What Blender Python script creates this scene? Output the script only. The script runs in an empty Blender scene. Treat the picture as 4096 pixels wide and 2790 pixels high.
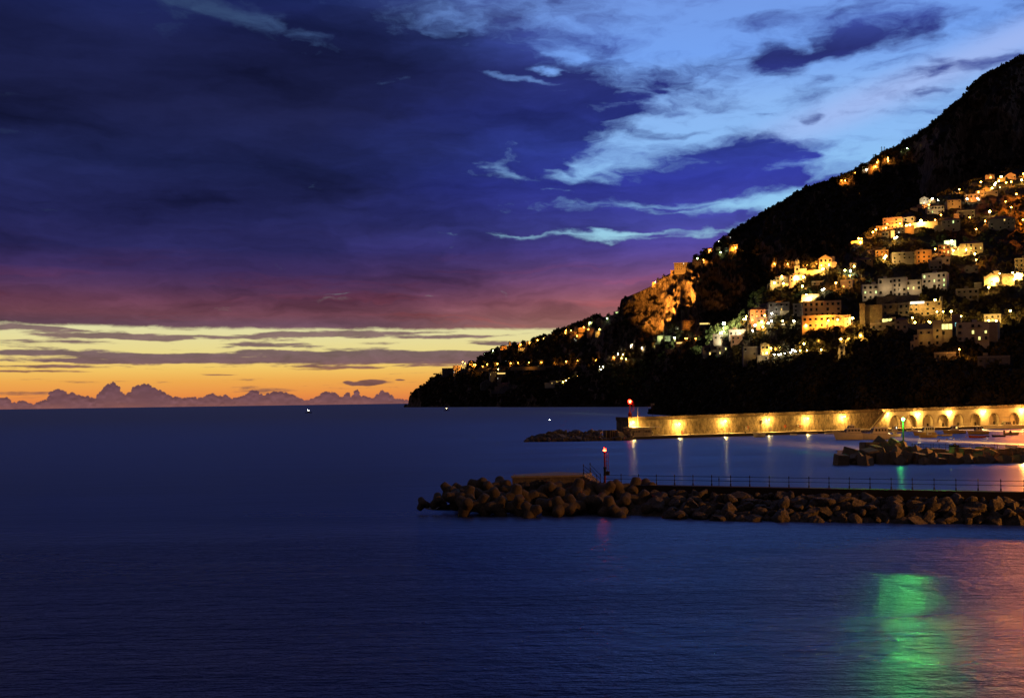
import bpy, bmesh, math, random
import numpy as np
from mathutils import Vector, Matrix, Euler
random.seed(7); rng = np.random.default_rng(7)
SC = bpy.context.scene
COL = SC.collection
PI = math.pi
# ------------------------------------------------------------------ camera
F, CX, CY, TH, CH = 4000.0, 2048.0, 1606.5, math.atan(0.0144), 13.0
cT, sT = math.cos(TH), math.sin(TH)
cam = bpy.data.cameras.new('camera'); camo = bpy.data.objects.new('camera', cam); COL.objects.link(camo)
cam.sensor_width = 36; cam.lens = 36*F/4096; cam.shift_y = (CY-1395)/4096
cam.clip_start = 0.5; cam.clip_end = 200000
camo.matrix_world = Matrix(((cT, sT, 0, 0), (0, 0, -1, 0), (-sT, cT, 0, CH), (0, 0, 0, 1)))
SC.camera = camo
def ray(px, py):
    xc = (px-CX)/F; yc = (CY-py)/F
    return xc*cT+yc*sT, yc*cT-xc*sT
def W(px, py, D):
    X, Z = ray(px, py); return Vector((X*D, D, CH+Z*D))
def onz(px, py, z=0.0):
    X, Z = ray(px, py); D = (z-CH)/Z
    return Vector((X*D, D, z))
def proj(v):
    X = v[0]/v[1]; Z = (v[2]-CH)/v[1]
    return CX+F*(X*cT-Z*sT), CY-F*(X*sT+Z*cT)
def hz(px): return CY-(px-CX)*math.tan(TH)
def lerp(a, b, t): return a+(b-a)*t
def interp(x, pts): return float(np.interp(x, [p[0] for p in pts], [p[1] for p in pts]))
# ------------------------------------------------------------------ render settings
SC.render.engine = 'CYCLES'
cy = SC.cycles
cy.max_bounces = 5; cy.diffuse_bounces = 2; cy.glossy_bounces = 3; cy.transmission_bounces = 3
cy.sample_clamp_indirect = 2.0; cy.use_denoising = True; cy.caustics_reflective = False; cy.caustics_refractive = False
SC.view_settings.view_transform = 'Standard'; SC.view_settings.look = 'None'
SC.view_settings.exposure = 0; SC.view_settings.gamma = 1
# ------------------------------------------------------------------ colour and material helpers
def lin(c):
    return tuple(((v/255)/12.92 if v/255 <= 0.04045 else ((v/255+0.055)/1.055)**2.4) for v in c[:3])+(1.0,)
class S:            # tiny node expression helper
    def __init__(s, t, sock): s.t = t; s.s = sock
    def _m(s, op, *o, clamp=False):
        n = s.t.nodes.new('ShaderNodeMath'); n.operation = op; n.use_clamp = clamp
        for i, v in enumerate((s,)+o):
            if isinstance(v, S): s.t.links.new(v.s, n.inputs[i])
            else: n.inputs[i].default_value = v
        return S(s.t, n.outputs[0])
    def __add__(s, o): return s._m('ADD', o)
    def __sub__(s, o): return s._m('SUBTRACT', o)
    def __mul__(s, o): return s._m('MULTIPLY', o)
    def __truediv__(s, o): return s._m('DIVIDE', o)
    __radd__ = __add__; __rmul__ = __mul__
    def mx(s, o): return s._m('MAXIMUM', o)
    def mn(s, o): return s._m('MINIMUM', o)
    def ss(s, a, b, lo=0.0, hi=1.0):
        n = s.t.nodes.new('ShaderNodeMapRange'); n.interpolation_type = 'SMOOTHSTEP'
        s.t.links.new(s.s, n.inputs[0])
        for i, v in zip((1, 2, 3, 4), (a, b, lo, hi)): n.inputs[i].default_value = v
        return S(s.t, n.outputs[0])
    def lr(s, a, b, lo=0.0, hi=1.0):
        n = s.t.nodes.new('ShaderNodeMapRange'); s.t.links.new(s.s, n.inputs[0])
        for i, v in zip((1, 2, 3, 4), (a, b, lo, hi)): n.inputs[i].default_value = v
        return S(s.t, n.outputs[0])
def vec(t, x, y, z=0.0):
    n = t.nodes.new('ShaderNodeCombineXYZ')
    for i, v in enumerate((x, y, z)):
        if isinstance(v, S): t.links.new(v.s, n.inputs[i])
        else: n.inputs[i].default_value = v
    return n.outputs[0]
def noise(t, v, scale=1.0, detail=4.0, rough=0.55, dist=0.0, color=False):
    n = t.nodes.new('ShaderNodeTexNoise')
    if v is not None: t.links.new(v, n.inputs['Vector'])
    n.inputs['Scale'].default_value = scale; n.inputs['Detail'].default_value = detail
    n.inputs['Roughness'].default_value = rough; n.inputs['Distortion'].default_value = dist
    return n.outputs['Color'] if color else S(t, n.outputs[0])
def ramp(t, fac, stops, conv=True, mode='LINEAR'):
    n = t.nodes.new('ShaderNodeValToRGB'); r = n.color_ramp; r.interpolation = mode
    while len(r.elements) < len(stops): r.elements.new(0.5)
    for e, (p, c) in zip(r.elements, sorted(stops, key=lambda q: q[0])):
        e.position = p; e.color = lin(c) if conv else tuple(c)+(1,)
    t.links.new(fac.s, n.inputs[0]); return n.outputs[0]
def mix(t, fac, a, b, blend='MIX'):
    n = t.nodes.new('ShaderNodeMix'); n.data_type = 'RGBA'; n.blend_type = blend
    if isinstance(fac, S): t.links.new(fac.s, n.inputs[0])
    else: n.inputs[0].default_value = fac
    for i, v in ((6, a), (7, b)):
        if isinstance(v, (tuple, list)): n.inputs[i].default_value = tuple(v)[:3]+(1,)
        else: t.links.new(v, n.inputs[i])
    return n.outputs[2]
# ------------------------------------------------------------------ sky: dusk clouds laid out by compass direction and elevation
def AE(px, py):
    X, Z = ray(px, py); az = math.atan2(X, 1.0); el = math.atan2(Z, math.hypot(X, 1.0))
    return CX+4000*az, CY-4000*el

def perlin(x, y, seed=0):
    r = np.random.default_rng(seed); g = r.random((256, 256))*2*PI; gx, gy = np.cos(g).astype(np.float32), np.sin(g).astype(np.float32)
    x, y = np.asarray(x, np.float32), np.asarray(y, np.float32); xi = np.floor(x).astype(int); yi = np.floor(y).astype(int); xf = x-xi; yf = y-yi
    fu = xf*xf*xf*(xf*(xf*6-15)+10); fv = yf*yf*yf*(yf*(yf*6-15)+10)
    def d(a, b):
        k, l = (xi+a) & 255, (yi+b) & 255
        return gx[k, l]*(xf-a)+gy[k, l]*(yf-b)
    return (lerp(lerp(d(0, 0), d(1, 0), fu), lerp(d(0, 1), d(1, 1), fu), fv))*1.5
def fbm(x, y, octv=6, rough=0.55, seed=0):
    s_, a, tot = 0, 1.0, 0
    for k in range(octv):
        s_ = s_+perlin(x*2**k+17.3*k, y*2**k+5.1*k, seed+k)*a; tot += a; a *= rough
    return s_/tot*1.6
def sstep(x, a, b):
    q = np.clip((x-a)/(b-a), 0, 1); return q*q*(3-2*q)
def npramp(V, stops):
    P = [s_[0] for s_ in stops]; C = np.array([lin(s_[1])[:3] for s_ in stops])
    return np.stack([np.interp(V, P, C[:, k]) for k in range(3)], -1)
def mixa(a, b, f): return a+(b-a)*f[..., None]
def sky_array(U, V):
    u, v = U/1000, V/1000
    uw = u+fbm(u*1.3, v*3.6, 5, seed=11)*0.11+fbm(u*6, v*16, 5, seed=12)*0.05
    vw = v+fbm(u*1.3+9, v*3.6, 5, seed=21)*0.034+fbm(u*6, v*16, 5, seed=22)*0.016
    f1 = fbm(uw*1.7+v*.5, vw*6.5, 9, 0.6, seed=31); f2 = fbm(uw*4.2+v*1.5, vw*12.0-u*0.8, 7, 0.6, seed=41); f3 = fbm(uw*9+3, vw*30.0-u*2.0, 6, 0.62, seed=45)
    def blob(cu, cv, px, py, rx, ry, tilt=0.0):
        a, b = AE(px, py); dx = cu*1000-a; dy = cv*1000-b-dx*tilt
        return sstep(np.hypot(dx/rx, dy/ry), 1.45, 0.1)
    m = np.clip((np.interp(vw*1000, [p[0] for p in EP], [p[1] for p in EP])/1000-uw)*2.5, -0.8, 1.85)
    for (px, py, rx, ry, s_, tl) in BLOBS: m = m+blob(uw, vw, px, py, rx, ry, tl)*s_
    dens = m+f1*1.0+f2*0.62+f3*0.42
    cov = np.clip(sstep(dens, -1.0, 1.3)*1.03, 0, 1)
    clear = npramp(V, [(-1600, (30, 48, 100)), (-500, (62, 96, 168)), (0, (114, 150, 224)), (300, (116, 162, 240)), (480, (138, 182, 242)), (640, (140, 188, 244)), (850, (146, 200, 240)), (960, (152, 204, 226)), (1150, (170, 200, 205)),
            (1300, (226, 222, 168)), (1400, (234, 216, 140)), (1460, (243, 200, 102)), (1510, (238, 170, 80)), (1560, (234, 146, 70)), (1600, (222, 120, 70)), (1640, (176, 92, 76)), (1700, (60, 40, 60))])
    pink = sstep(np.abs(V-560+(U-3300)*0.28)*-1, -110, 0)*sstep(U, 2700, 3400)
    clear = mixa(clear, np.array(lin((172, 188, 240))[:3]), pink*0.6)
    dim = np.maximum(0.2+0.8*sstep(U, 900, 2300), sstep(V, 1050, 1300))
    clear = clear*dim[..., None]
    cl = npramp(V, [(-1600, (16, 24, 52)), (-400, (22, 36, 80)), (0, (25, 40, 90)), (130, (25, 33, 80)), (260, (24, 29, 68)), (500, (26, 30, 68)), (700, (28, 34, 78)), (900, (34, 36, 84)), (1010, (40, 38, 86)), (1090, (58, 43, 88)), (1150, (80, 52, 88)), (1210, (108, 64, 86)), (1255, (118, 72, 86)), (1290, (106, 74, 90)), (1320, (112, 80, 90))])
    cr = npramp(V, [(-1600, (16, 24, 52)), (-400, (40, 60, 110)), (0, (70, 94, 160)), (130, (62, 76, 140)), (230, (56, 72, 150)), (330, (40, 48, 112)), (480, (42, 52, 132)), (620, (48, 62, 150)), (750, (46, 54, 146)), (860, (54, 58, 142)), (930, (64, 66, 146)), (1000, (76, 66, 146)), (1070, (92, 68, 126)), (1140, (118, 74, 110)), (1210, (142, 86, 98)), (1270, (152, 98, 98)), (1320, (162, 114, 104))])
    cc = mixa(cl, cr, sstep(uw*1000+f1*200, 1250, 2600))
    shade = np.clip(1.0+fbm(uw*0.9, vw*4.5, 7, 0.58, seed=91)*0.55+fbm(uw*2.5, vw*14, 6, 0.6, seed=92)*0.2*sstep(V, 300, 900)+f3*0.05-sstep(m, 1.6, 0.4)*-0.06, 0.5, 1.7)
    cc = cc*shade[..., None]
    # pinker and bluer veins low in the deck
    vein = sstep(fbm(uw*1.1, vw*16, 6, 0.6, seed=77), 0.1, 0.6)*sstep(V, 850, 1150)*0.55
    cc = mixa(cc, cc*np.array((1.35, 0.98, 0.88)), vein)
    base = V+f2*6.0+f3*5-U*0.008
    cov = cov*sstep(base, 1309, 1292)
    sky = mixa(clear, cc, cov)
    ww = v+fbm(u*2.2, v*8, 4, seed=51)*0.010+fbm(u*9, v*30, 4, seed=52)*0.003
    st = fbm(u*2.4, v*34, 7, 0.6, seed=53)*0.85+fbm(u*14, v*90, 4, 0.6, seed=54)*0.16
    for (px, py, rx, ry, s_) in STREAKS: st = st+blob(u, ww, px, py, rx, ry)*s_
    scov = sstep(st, 0.22, 0.78)*sstep(base, 1287, 1300)*sstep(V, 1585, 1540)
    scol = npramp(V, [(1200, (100, 76, 92)), (1345, (124, 94, 98)), (1400, (104, 78, 92)), (1440, (106, 74, 92)), (1470, (140, 92, 84)), (1530, (100, 70, 78)), (1600, (124, 84, 82))])
    scol = scol*np.clip(1+f3*0.25+f2*0.15, .6, 1.5)[..., None]
    sky = mixa(sky, scol, scov*0.92)
    # cumulus bank: union of puffs stacked under a hand-read outline
    cp = [AE(a, b-1) for a, b in CP]; top = lambda q: np.interp(q, [p[0] for p in cp], [p[1] for p in cp])
    cum = np.zeros_like(U); tone = np.zeros_like(U); r = np.random.default_rng(5)
    row = np.where((V > 1490) & (V < 1660))[0]; r0, r1 = row.min(), row.max()
    Uc, Vc = U[r0:r1], V[r0:r1]; Ud = Uc+fbm(Uc/14, Vc/14, 4, seed=61)*4; Vd = Vc+fbm(Uc/14+7, Vc/14, 4, seed=62)*4
    c_, tn = cum[r0:r1], tone[r0:r1]
    c_[:] = sstep(Vd-top(Ud), 0, 5)
    for k in range(520):
        cx = r.uniform(100, 1800); tp = top(cx); rad = r.uniform(3, 10)*(1+0.5*(tp < 1580)); cyy = tp+rad*0.72+abs(r.normal())*24*(r.random() < 0.65)
        i0, i1 = np.searchsorted(Uc[0], (cx-rad*2, cx+rad*2))
        if i1 <= i0: continue
        dd = np.hypot(Ud[:, i0:i1]-cx, (Vd[:, i0:i1]-cyy)*1.1)/rad
        c_[:, i0:i1] = np.maximum(c_[:, i0:i1], sstep(dd, 1.06, 0.86))
        tn[:, i0:i1] += sstep(dd, 1.5, 0)*np.clip((Vd[:, i0:i1]-cyy)/rad, -1, 1)*0.22
    cum *= sstep(U, 1900, 1800)
    ccol = npramp(V+fbm(u*8, v*30, 4, seed=63)*14, [(1530, (98, 68, 82)), (1590, (114, 78, 84)), (1640, (146, 94, 86))])*np.clip(1+tone*1.1+f3*0.12, 0.75, 1.5)[..., None]
    return mixa(sky, ccol, cum*0.97)
EP = [(-400, 1950), (0, 2130), (100, 2300), (165, 2500), (215, 2500), (262, 2420), (305, 2620), (355, 2740), (405, 2740), (450, 2700), (520, 2620), (565, 2520), (640, 2420), (700, 2360), (740, 2360), (775, 2480), (800, 2520), (860, 2460), (905, 2440), (950, 2380), (985, 4500), (1700, 4700)]
BLOBS = [
    (3420, 98, 360, 70, 1.15, 0), (3520, 160, 380, 55, 1.25, 0), (3030, 92, 200, 40, 1.1, -.05), (3115, 235, 95, 55, 1.3, .3), (3260, 203, 130, 30, 1.0, 0),
    (3325, 305, 65, 22, 1.0, -.1), (3745, 285, 85, 38, 1.2, -.3), (3930, 248, 150, 42, 1.3, -.15), (3750, 230, 70, 22, 1.0, 0), (3545, 250, 120, 17, .8, 0), (3790, 360, 40, 14, .9, 0), (3640, 300, 60, 18, .8, -.2),
    (3045, 456, 90, 14, 1.0, 0), (3265, 480, 45, 16, 1.0, -.2), (2730, 530, 120, 16, 1.0, -.1), (2900, 585, 240, 52, 1.2, -.15), (3080, 610, 220, 52, 1.3, 0), (2830, 655, 340, 52, 1.5, 0), (3230, 640, 60, 12, .9, 0),
    (2720, 737, 600, 62, 2.4, 0), (3165, 718, 80, 22, 1.1, 0), (3000, 852, 130, 22, 1.2, -.05), (3300, 733, 120, 16, .8, -.05), (2620, 893, 560, 54, 2.4, 0.02), (2700, 822, 160, 9, .8, 0),
    (2230, 560, 230, 120, 1.3, 0), (2400, 430, 200, 80, .9, 0), (2130, 690, 180, 60, .8, 0), (2285, 668, 80, 20, 1.2, .15), (2500, 515, 130, 30, 1.3, .15), (2490, 455, 90, 20, 1.1, 0), (2620, 365, 60, 12, .8, 0), (2280, 470, 120, 60, .5, 0),
    (850, 25, 420, 60, -1.1, .02), (1060, 90, 290, 55, -1.25, .2), (1340, 170, 110, 40, -.8, .1), (560, 70, 200, 40, -.7, .1), (2040, 309, 160, 15, -1.7, .1), (2215, 283, 55, 12, -1.5, 0), (2270, 228, 90, 16, -.9, .1),
    (1720, 45, 300, 110, -1.0, 0), (2060, 75, 300, 90, -.8, 0), (1450, 10, 200, 40, -.6, 0), (1900, 180, 160, 30, -.5, 0), (2350, 450, 140, 40, -.4, 0), (2250, 700, 180, 30, -.5, 0), (2010, 560, 70, 40, -.5, 0), (1960, 680, 160, 20, -.5, .3), (2450, 950, 260, 25, -2.2, 0), (2790, 943, 140, 17, -2.2, 0), (2060, 950, 160, 12, -1.4, 0), (1740, 945, 90, 28, -.7, .1),
    (1690, 1182, 50, 8, -1.2, 0), (1322, 1179, 55, 6, -1.0, 0), (2250, 760, 190, 12, -1.0, .05)]
STREAKS = [(830, 1348, 640, 13, 1), (480, 1341, 240, 14, 1), (1450, 1332, 330, 16, 1), (1800, 1346, 240, 10, 1), (140, 1317, 300, 9, 1), (200, 1366, 330, 18, .45), (1060, 1384, 210, 11, 1.1),
    (300, 1415, 460, 11, 1), (350, 1438, 520, 12, 1.1), (1100, 1413, 640, 11, 1), (1350, 1432, 800, 19, 1.3), (2050, 1418, 560, 22, 1.2), (1800, 1453, 900, 12, .9), (150, 1462, 300, 8, .9),
    (60, 1484, 300, 5, .9), (860, 1495, 110, 5, .9), (2000, 1373, 130, 7, .8), (1560, 1471, 440, 7, .9), (1485, 1531, 48, 12, 1.5), (1430, 1537, 40, 7, 1.2), (1391, 1531, 18, 5, 1), (1602, 1521, 22, 5, 1), (1100, 1345, 90, 20, .5)]
CP = [(0, 1592), (20, 1590), (45, 1612), (90, 1604), (130, 1614), (190, 1600), (205, 1566), (235, 1554), (262, 1564), (272, 1580), (290, 1571), (330, 1588), (382, 1590), (396, 1576), (415, 1566), (432, 1538), (452, 1529), (468, 1545), (492, 1574), (512, 1580), (536, 1552), (556, 1541), (580, 1534), (602, 1545), (640, 1562), (672, 1580), (690, 1594), (712, 1586), (740, 1594), (772, 1588), (790, 1596), (822, 1582), (848, 1572), (866, 1590), (885, 1584), (905, 1578), (930, 1594), (975, 1586), (1000, 1562), (1030, 1566), (1050, 1584), (1085, 1570), (1120, 1567), (1150, 1576), (1187, 1585), (1215, 1602), (1265, 1590), (1300, 1570), (1326, 1566), (1345, 1578), (1360, 1590), (1390, 1574), (1402, 1590), (1425, 1562), (1445, 1582), (1470, 1590), (1500, 1592), (1530, 1558), (1545, 1572), (1575, 1590), (1600, 1596), (1660, 1606)]
U0, U1, V0, V1, SW, SH = 60.0, 4060.0, 20.0, 1660.0, 2200, 902
ga, gb = np.meshgrid(np.linspace(U0, U1, SW, dtype=np.float32), np.linspace(V1, V0, SH, dtype=np.float32)[::-1])
arr = sky_array(ga, gb)[::-1]
img = bpy.data.images.new('dusk_sky', SW, SH, alpha=False, float_buffer=True); img.colorspace_settings.name = 'Linear Rec.709'
px_ = np.ones((SH, SW, 4), np.float32); px_[..., :3] = arr; img.pixels.foreach_set(px_.ravel()); img.update(); img.pack()
world = bpy.data.worlds.new('World'); SC.world = world; world.use_nodes = True
t = world.node_tree; t.nodes.clear()
tc = t.nodes.new('ShaderNodeTexCoord'); sep = t.nodes.new('ShaderNodeSeparateXYZ'); t.links.new(tc.outputs['Generated'], sep.inputs[0])
x, y, z = (S(t, sep.outputs[i]) for i in range(3))
U = x._m('ARCTAN2', y)*4000.0+CX
V = z._m('ARCSINE')*-4000.0+CY
it = t.nodes.new('ShaderNodeTexImage'); it.image = img; it.extension = 'EXTEND'; it.interpolation = 'Linear'
t.links.new(vec(t, U.lr(U0, U1), V.lr(V1, V0)), it.inputs[0])
# above the part of the sky that the clouds were laid out for: plain dusk overcast, darker behind the camera
up = V.ss(120, -900)
sky = mix(t, up, it.outputs[0], lin((34, 52, 104)))
sky = mix(t, y.ss(0.7, -0.1), sky, lin((50, 44, 54)))
bg = t.nodes.new('ShaderNodeBackground'); t.links.new(sky, bg.inputs[0]); bg.inputs[1].default_value = 1.0
wo = t.nodes.new('ShaderNodeOutputWorld'); t.links.new(bg.outputs[0], wo.inputs[0])
world.cycles.sampling_method = 'MANUAL'; world.cycles.sample_map_resolution = 1024
# ------------------------------------------------------------------ object helpers
def tag(o, label=None, cat=None, group=None, kind=None):
    for k, v_ in (('label', label), ('category', cat), ('group', group), ('kind', kind)):
        if v_: o[k] = v_
    return o
def thing(name, loc=(0, 0, 0), rz=0.0, label=None, cat=None, group=None):
    o = bpy.data.objects.new(name, None); COL.objects.link(o); o.location = loc; o.rotation_euler = (0, 0, rz); o.empty_display_size = 0.2
    return tag(o, label, cat, group)
class MB:
    def __init__(s): s.v = []; s.f = []; s.mi = []; s.ms = []; s.sm = []
    def m(s, mat):
        if mat not in s.ms: s.ms.append(mat)
        return s.ms.index(mat)
    def add(s, vs, fs, mat, smooth=False):
        k = len(s.v); i = s.m(mat); s.v += [tuple(q) for q in vs]
        for f in fs: s.f.append([k+a for a in f]); s.mi.append(i); s.sm.append(smooth)
    def box(s, c, d, mat, rot=None, taper=1.0, pre=None):
        hx, hy, hz_ = d[0]/2, d[1]/2, d[2]/2
        vs = [Vector((sx*hx*(taper if sz > 0 else 1), sy*hy*(taper if sz > 0 else 1), sz*hz_)) for sz in (-1, 1) for sx, sy in ((-1, -1), (1, -1), (1, 1), (-1, 1))]
        if rot is not None:
            R = Euler(rot).to_matrix(); vs = [R @ q for q in vs]
        vs = [q+Vector(c) for q in vs]
        s.add(vs, [(0, 3, 2, 1), (4, 5, 6, 7), (0, 1, 5, 4), (1, 2, 6, 5), (2, 3, 7, 6), (3, 0, 4, 7)], mat)
    def tube(s, p, q, r, mat, r2=None, n=8, smooth=True, caps=True):
        p, q = Vector(p), Vector(q); d = (q-p).normalized(); a = d.orthogonal().normalized(); b = d.cross(a); r2 = r if r2 is None else r2
        vs = [p+(a*math.cos(2*PI*i/n)+b*math.sin(2*PI*i/n))*r for i in range(n)]+[q+(a*math.cos(2*PI*i/n)+b*math.sin(2*PI*i/n))*r2 for i in range(n)]
        s.add(vs, [(i, (i+1) % n, n+(i+1) % n, n+i) for i in range(n)], mat, smooth)
        if caps: s.add(vs, [tuple(range(n-1, -1, -1)), tuple(range(n, 2*n))], mat)
    def lathe(s, c, prof, mat, n=12, smooth=True):
        c = Vector(c); vs = []
        for r, z_ in prof: vs += [c+Vector((r*math.cos(2*PI*i/n), r*math.sin(2*PI*i/n), z_)) for i in range(n)]
        fs = [(k*n+i, k*n+(i+1) % n, (k+1)*n+(i+1) % n, (k+1)*n+i) for k in range(len(prof)-1) for i in range(n)]
        s.add(vs, fs, mat, smooth)
        s.add(vs, [tuple(range(n-1, -1, -1)), tuple((len(prof)-1)*n+i for i in range(n))], mat)
    def prism(s, poly, y0, y1, mat):     # poly in x,z extruded along y
        n = len(poly); vs = [(a, y0, b) for a, b in poly]+[(a, y1, b) for a, b in poly]
        s.add(vs, [tuple(range(n-1, -1, -1)), tuple(range(n, 2*n))]+[(i, (i+1) % n, n+(i+1) % n, n+i) for i in range(n)], mat)
    def mesh(s, name):
        me = bpy.data.meshes.new(name); me.from_pydata(s.v, [], s.f)
        for mt in s.ms: me.materials.append(mt)
        me.polygons.foreach_set('material_index', s.mi); me.polygons.foreach_set('use_smooth', s.sm); me.update()
        bm = bmesh.new(); bm.from_mesh(me); bmesh.ops.recalc_face_normals(bm, faces=bm.faces); bm.to_mesh(me); bm.free()
        return me
    def build(s, name, parent=None, loc=None):
        return link(name, s.mesh(name), parent, loc)
def link(name, me, parent=None, loc=None, rot=None, scl=None):
    o = bpy.data.objects.new(name, me); COL.objects.link(o)
    if parent: o.parent = parent
    if loc is not None: o.location = loc
    if rot is not None: o.rotation_euler = rot
    if scl is not None: o.scale = scl
    return o
def mat(name, col, rough=0.85, var=0.25, scale=0.6, metal=0.0, bump=0.0, bscale=None, stain=0.0, spec=0.3, stretch=1.0):
    m_ = bpy.data.materials.new(name); m_.use_nodes = True; t_ = m_.node_tree; b = t_.nodes['Principled BSDF']
    g = t_.nodes.new('ShaderNodeNewGeometry'); mp = t_.nodes.new('ShaderNodeMapping'); t_.links.new(g.outputs['Position'], mp.inputs[0]); mp.inputs['Scale'].default_value = (1, 1, 1.0/stretch)
    n1 = noise(t_, mp.outputs[0], scale, 6, 0.65)
    f = n1.lr(0.25, 0.75, 1-var, 1+var)
    c_ = mix(t_, 1.0, lin(col) if max(col) > 1.01 else tuple(col)+(1,), vec(t_, f, f, f), 'MULTIPLY')
    if stain:
        n2 = noise(t_, mp.outputs[0], scale*3.3, 8, 0.75).ss(0.42, 0.62, 0, stain)
        c_ = mix(t_, n2, c_, (0.02, 0.017, 0.012, 1))
    t_.links.new(c_, b.inputs['Base Color'])
    b.inputs['Roughness'].default_value = rough; b.inputs['Metallic'].default_value = metal; b.inputs['Specular IOR Level'].default_value = spec
    if bump:
        bn = t_.nodes.new('ShaderNodeBump'); bn.inputs['Strength'].default_value = bump; bn.inputs['Distance'].default_value = 0.3
        n3 = noise(t_, mp.outputs[0], bscale or scale*2, 8, 0.7); t_.links.new(n3.s, bn.inputs['Height']); t_.links.new(bn.outputs[0], b.inputs['Normal'])
    return m_
def emi(name, col, strength, var=0.0):
    m_ = bpy.data.materials.new(name); m_.use_nodes = True; t_ = m_.node_tree; t_.nodes.clear()
    e = t_.nodes.new('ShaderNodeEmission'); o = t_.nodes.new('ShaderNodeOutputMaterial'); t_.links.new(e.outputs[0], o.inputs[0])
    e.inputs[0].default_value = lin(col); e.inputs[1].default_value = strength
    if var:
        g = t_.nodes.new('ShaderNodeNewGeometry'); n1 = noise(t_, g.outputs['Position'], 1.3, 4, 0.7).lr(0.3, 0.7, strength*(1-var), strength*(1+var)); t_.links.new(n1.s, e.inputs[1])
    m_.cycles.emission_sampling = 'NONE'
    return m_
# ------------------------------------------------------------------ water
def water():
    m_ = bpy.data.materials.new('sea_water'); m_.use_nodes = True; t_ = m_.node_tree; t_.nodes.clear()
    g = t_.nodes.new('ShaderNodeNewGeometry'); sp = t_.nodes.new('ShaderNodeSeparateXYZ'); t_.links.new(g.outputs['Position'], sp.inputs[0])
    X, Y = S(t_, sp.outputs[0]), S(t_, sp.outputs[1])
    h1 = noise(t_, vec(t_, X*0.24+Y*0.03, Y*1.35, 3.61), 1.0, 7, 0.62)
    h2 = noise(t_, vec(t_, X*0.035, Y*0.13, 5.37), 1.0, 4, 0.5)
    h3 = noise(t_, vec(t_, X*1.1, Y*4.5, 2.43), 1.0, 3, 0.6)
    hm_ = noise(t_, vec(t_, X*0.75, Y*0.8, 1.71), 1.0, 4, 0.6).lr(0.3, 0.7, 0.45, 1.15)
    h = (h1*0.62*hm_+h2*1.3+h3*0.17)*Y.ss(112, 85, 0.38, 2.9)
    bn = t_.nodes.new('ShaderNodeBump'); bn.inputs['Strength'].default_value = 1.0; bn.inputs['Distance'].default_value = 0.14
    t_.links.new(h.s, bn.inputs['Height'])
    rg = noise(t_, vec(t_, X*0.02, Y*0.09, 8.29), 1.0, 5, 0.6).lr(0.3, 0.7, 0.25, 0.33)+Y.ss(108, 170, 0.0, 0.06)+Y.ss(250, 1200, 0.0, 0.16)
    gl = t_.nodes.new('ShaderNodeBsdfAnisotropic'); gl.distribution = 'GGX'; gl.inputs['Anisotropy'].default_value = 0.72; t_.links.new(vec(t_, 1.0, 0.0, 0.0), gl.inputs['Tangent']); gl.inputs['Color'].default_value = (0.60, 0.73, 1.0, 1); t_.links.new(rg.s, gl.inputs['Roughness'])
    df = t_.nodes.new('ShaderNodeBsdfDiffuse'); df.inputs['Color'].default_value = (0.004, 0.010, 0.060, 1)
    fr = t_.nodes.new('ShaderNodeFresnel'); fr.inputs['IOR'].default_value = 1.34
    for n_ in (gl, fr): t_.links.new(bn.outputs[0], n_.inputs['Normal'])
    mx_ = t_.nodes.new('ShaderNodeMixShader'); t_.links.new(fr.outputs[0], mx_.inputs[0]); t_.links.new(df.outputs[0], mx_.inputs[1]); t_.links.new(gl.outputs[0], mx_.inputs[2])
    o = t_.nodes.new('ShaderNodeOutputMaterial'); t_.links.new(mx_.outputs[0], o.inputs[0])
    return m_
MW = water()
mb = MB(); mb.add([(-90000, -400, 0), (90000, -400, 0), (90000, 120000, 0), (-90000, 120000, 0)], [(0, 1, 2, 3)], MW)
tag(mb.build('sea'), kind='structure')
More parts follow.
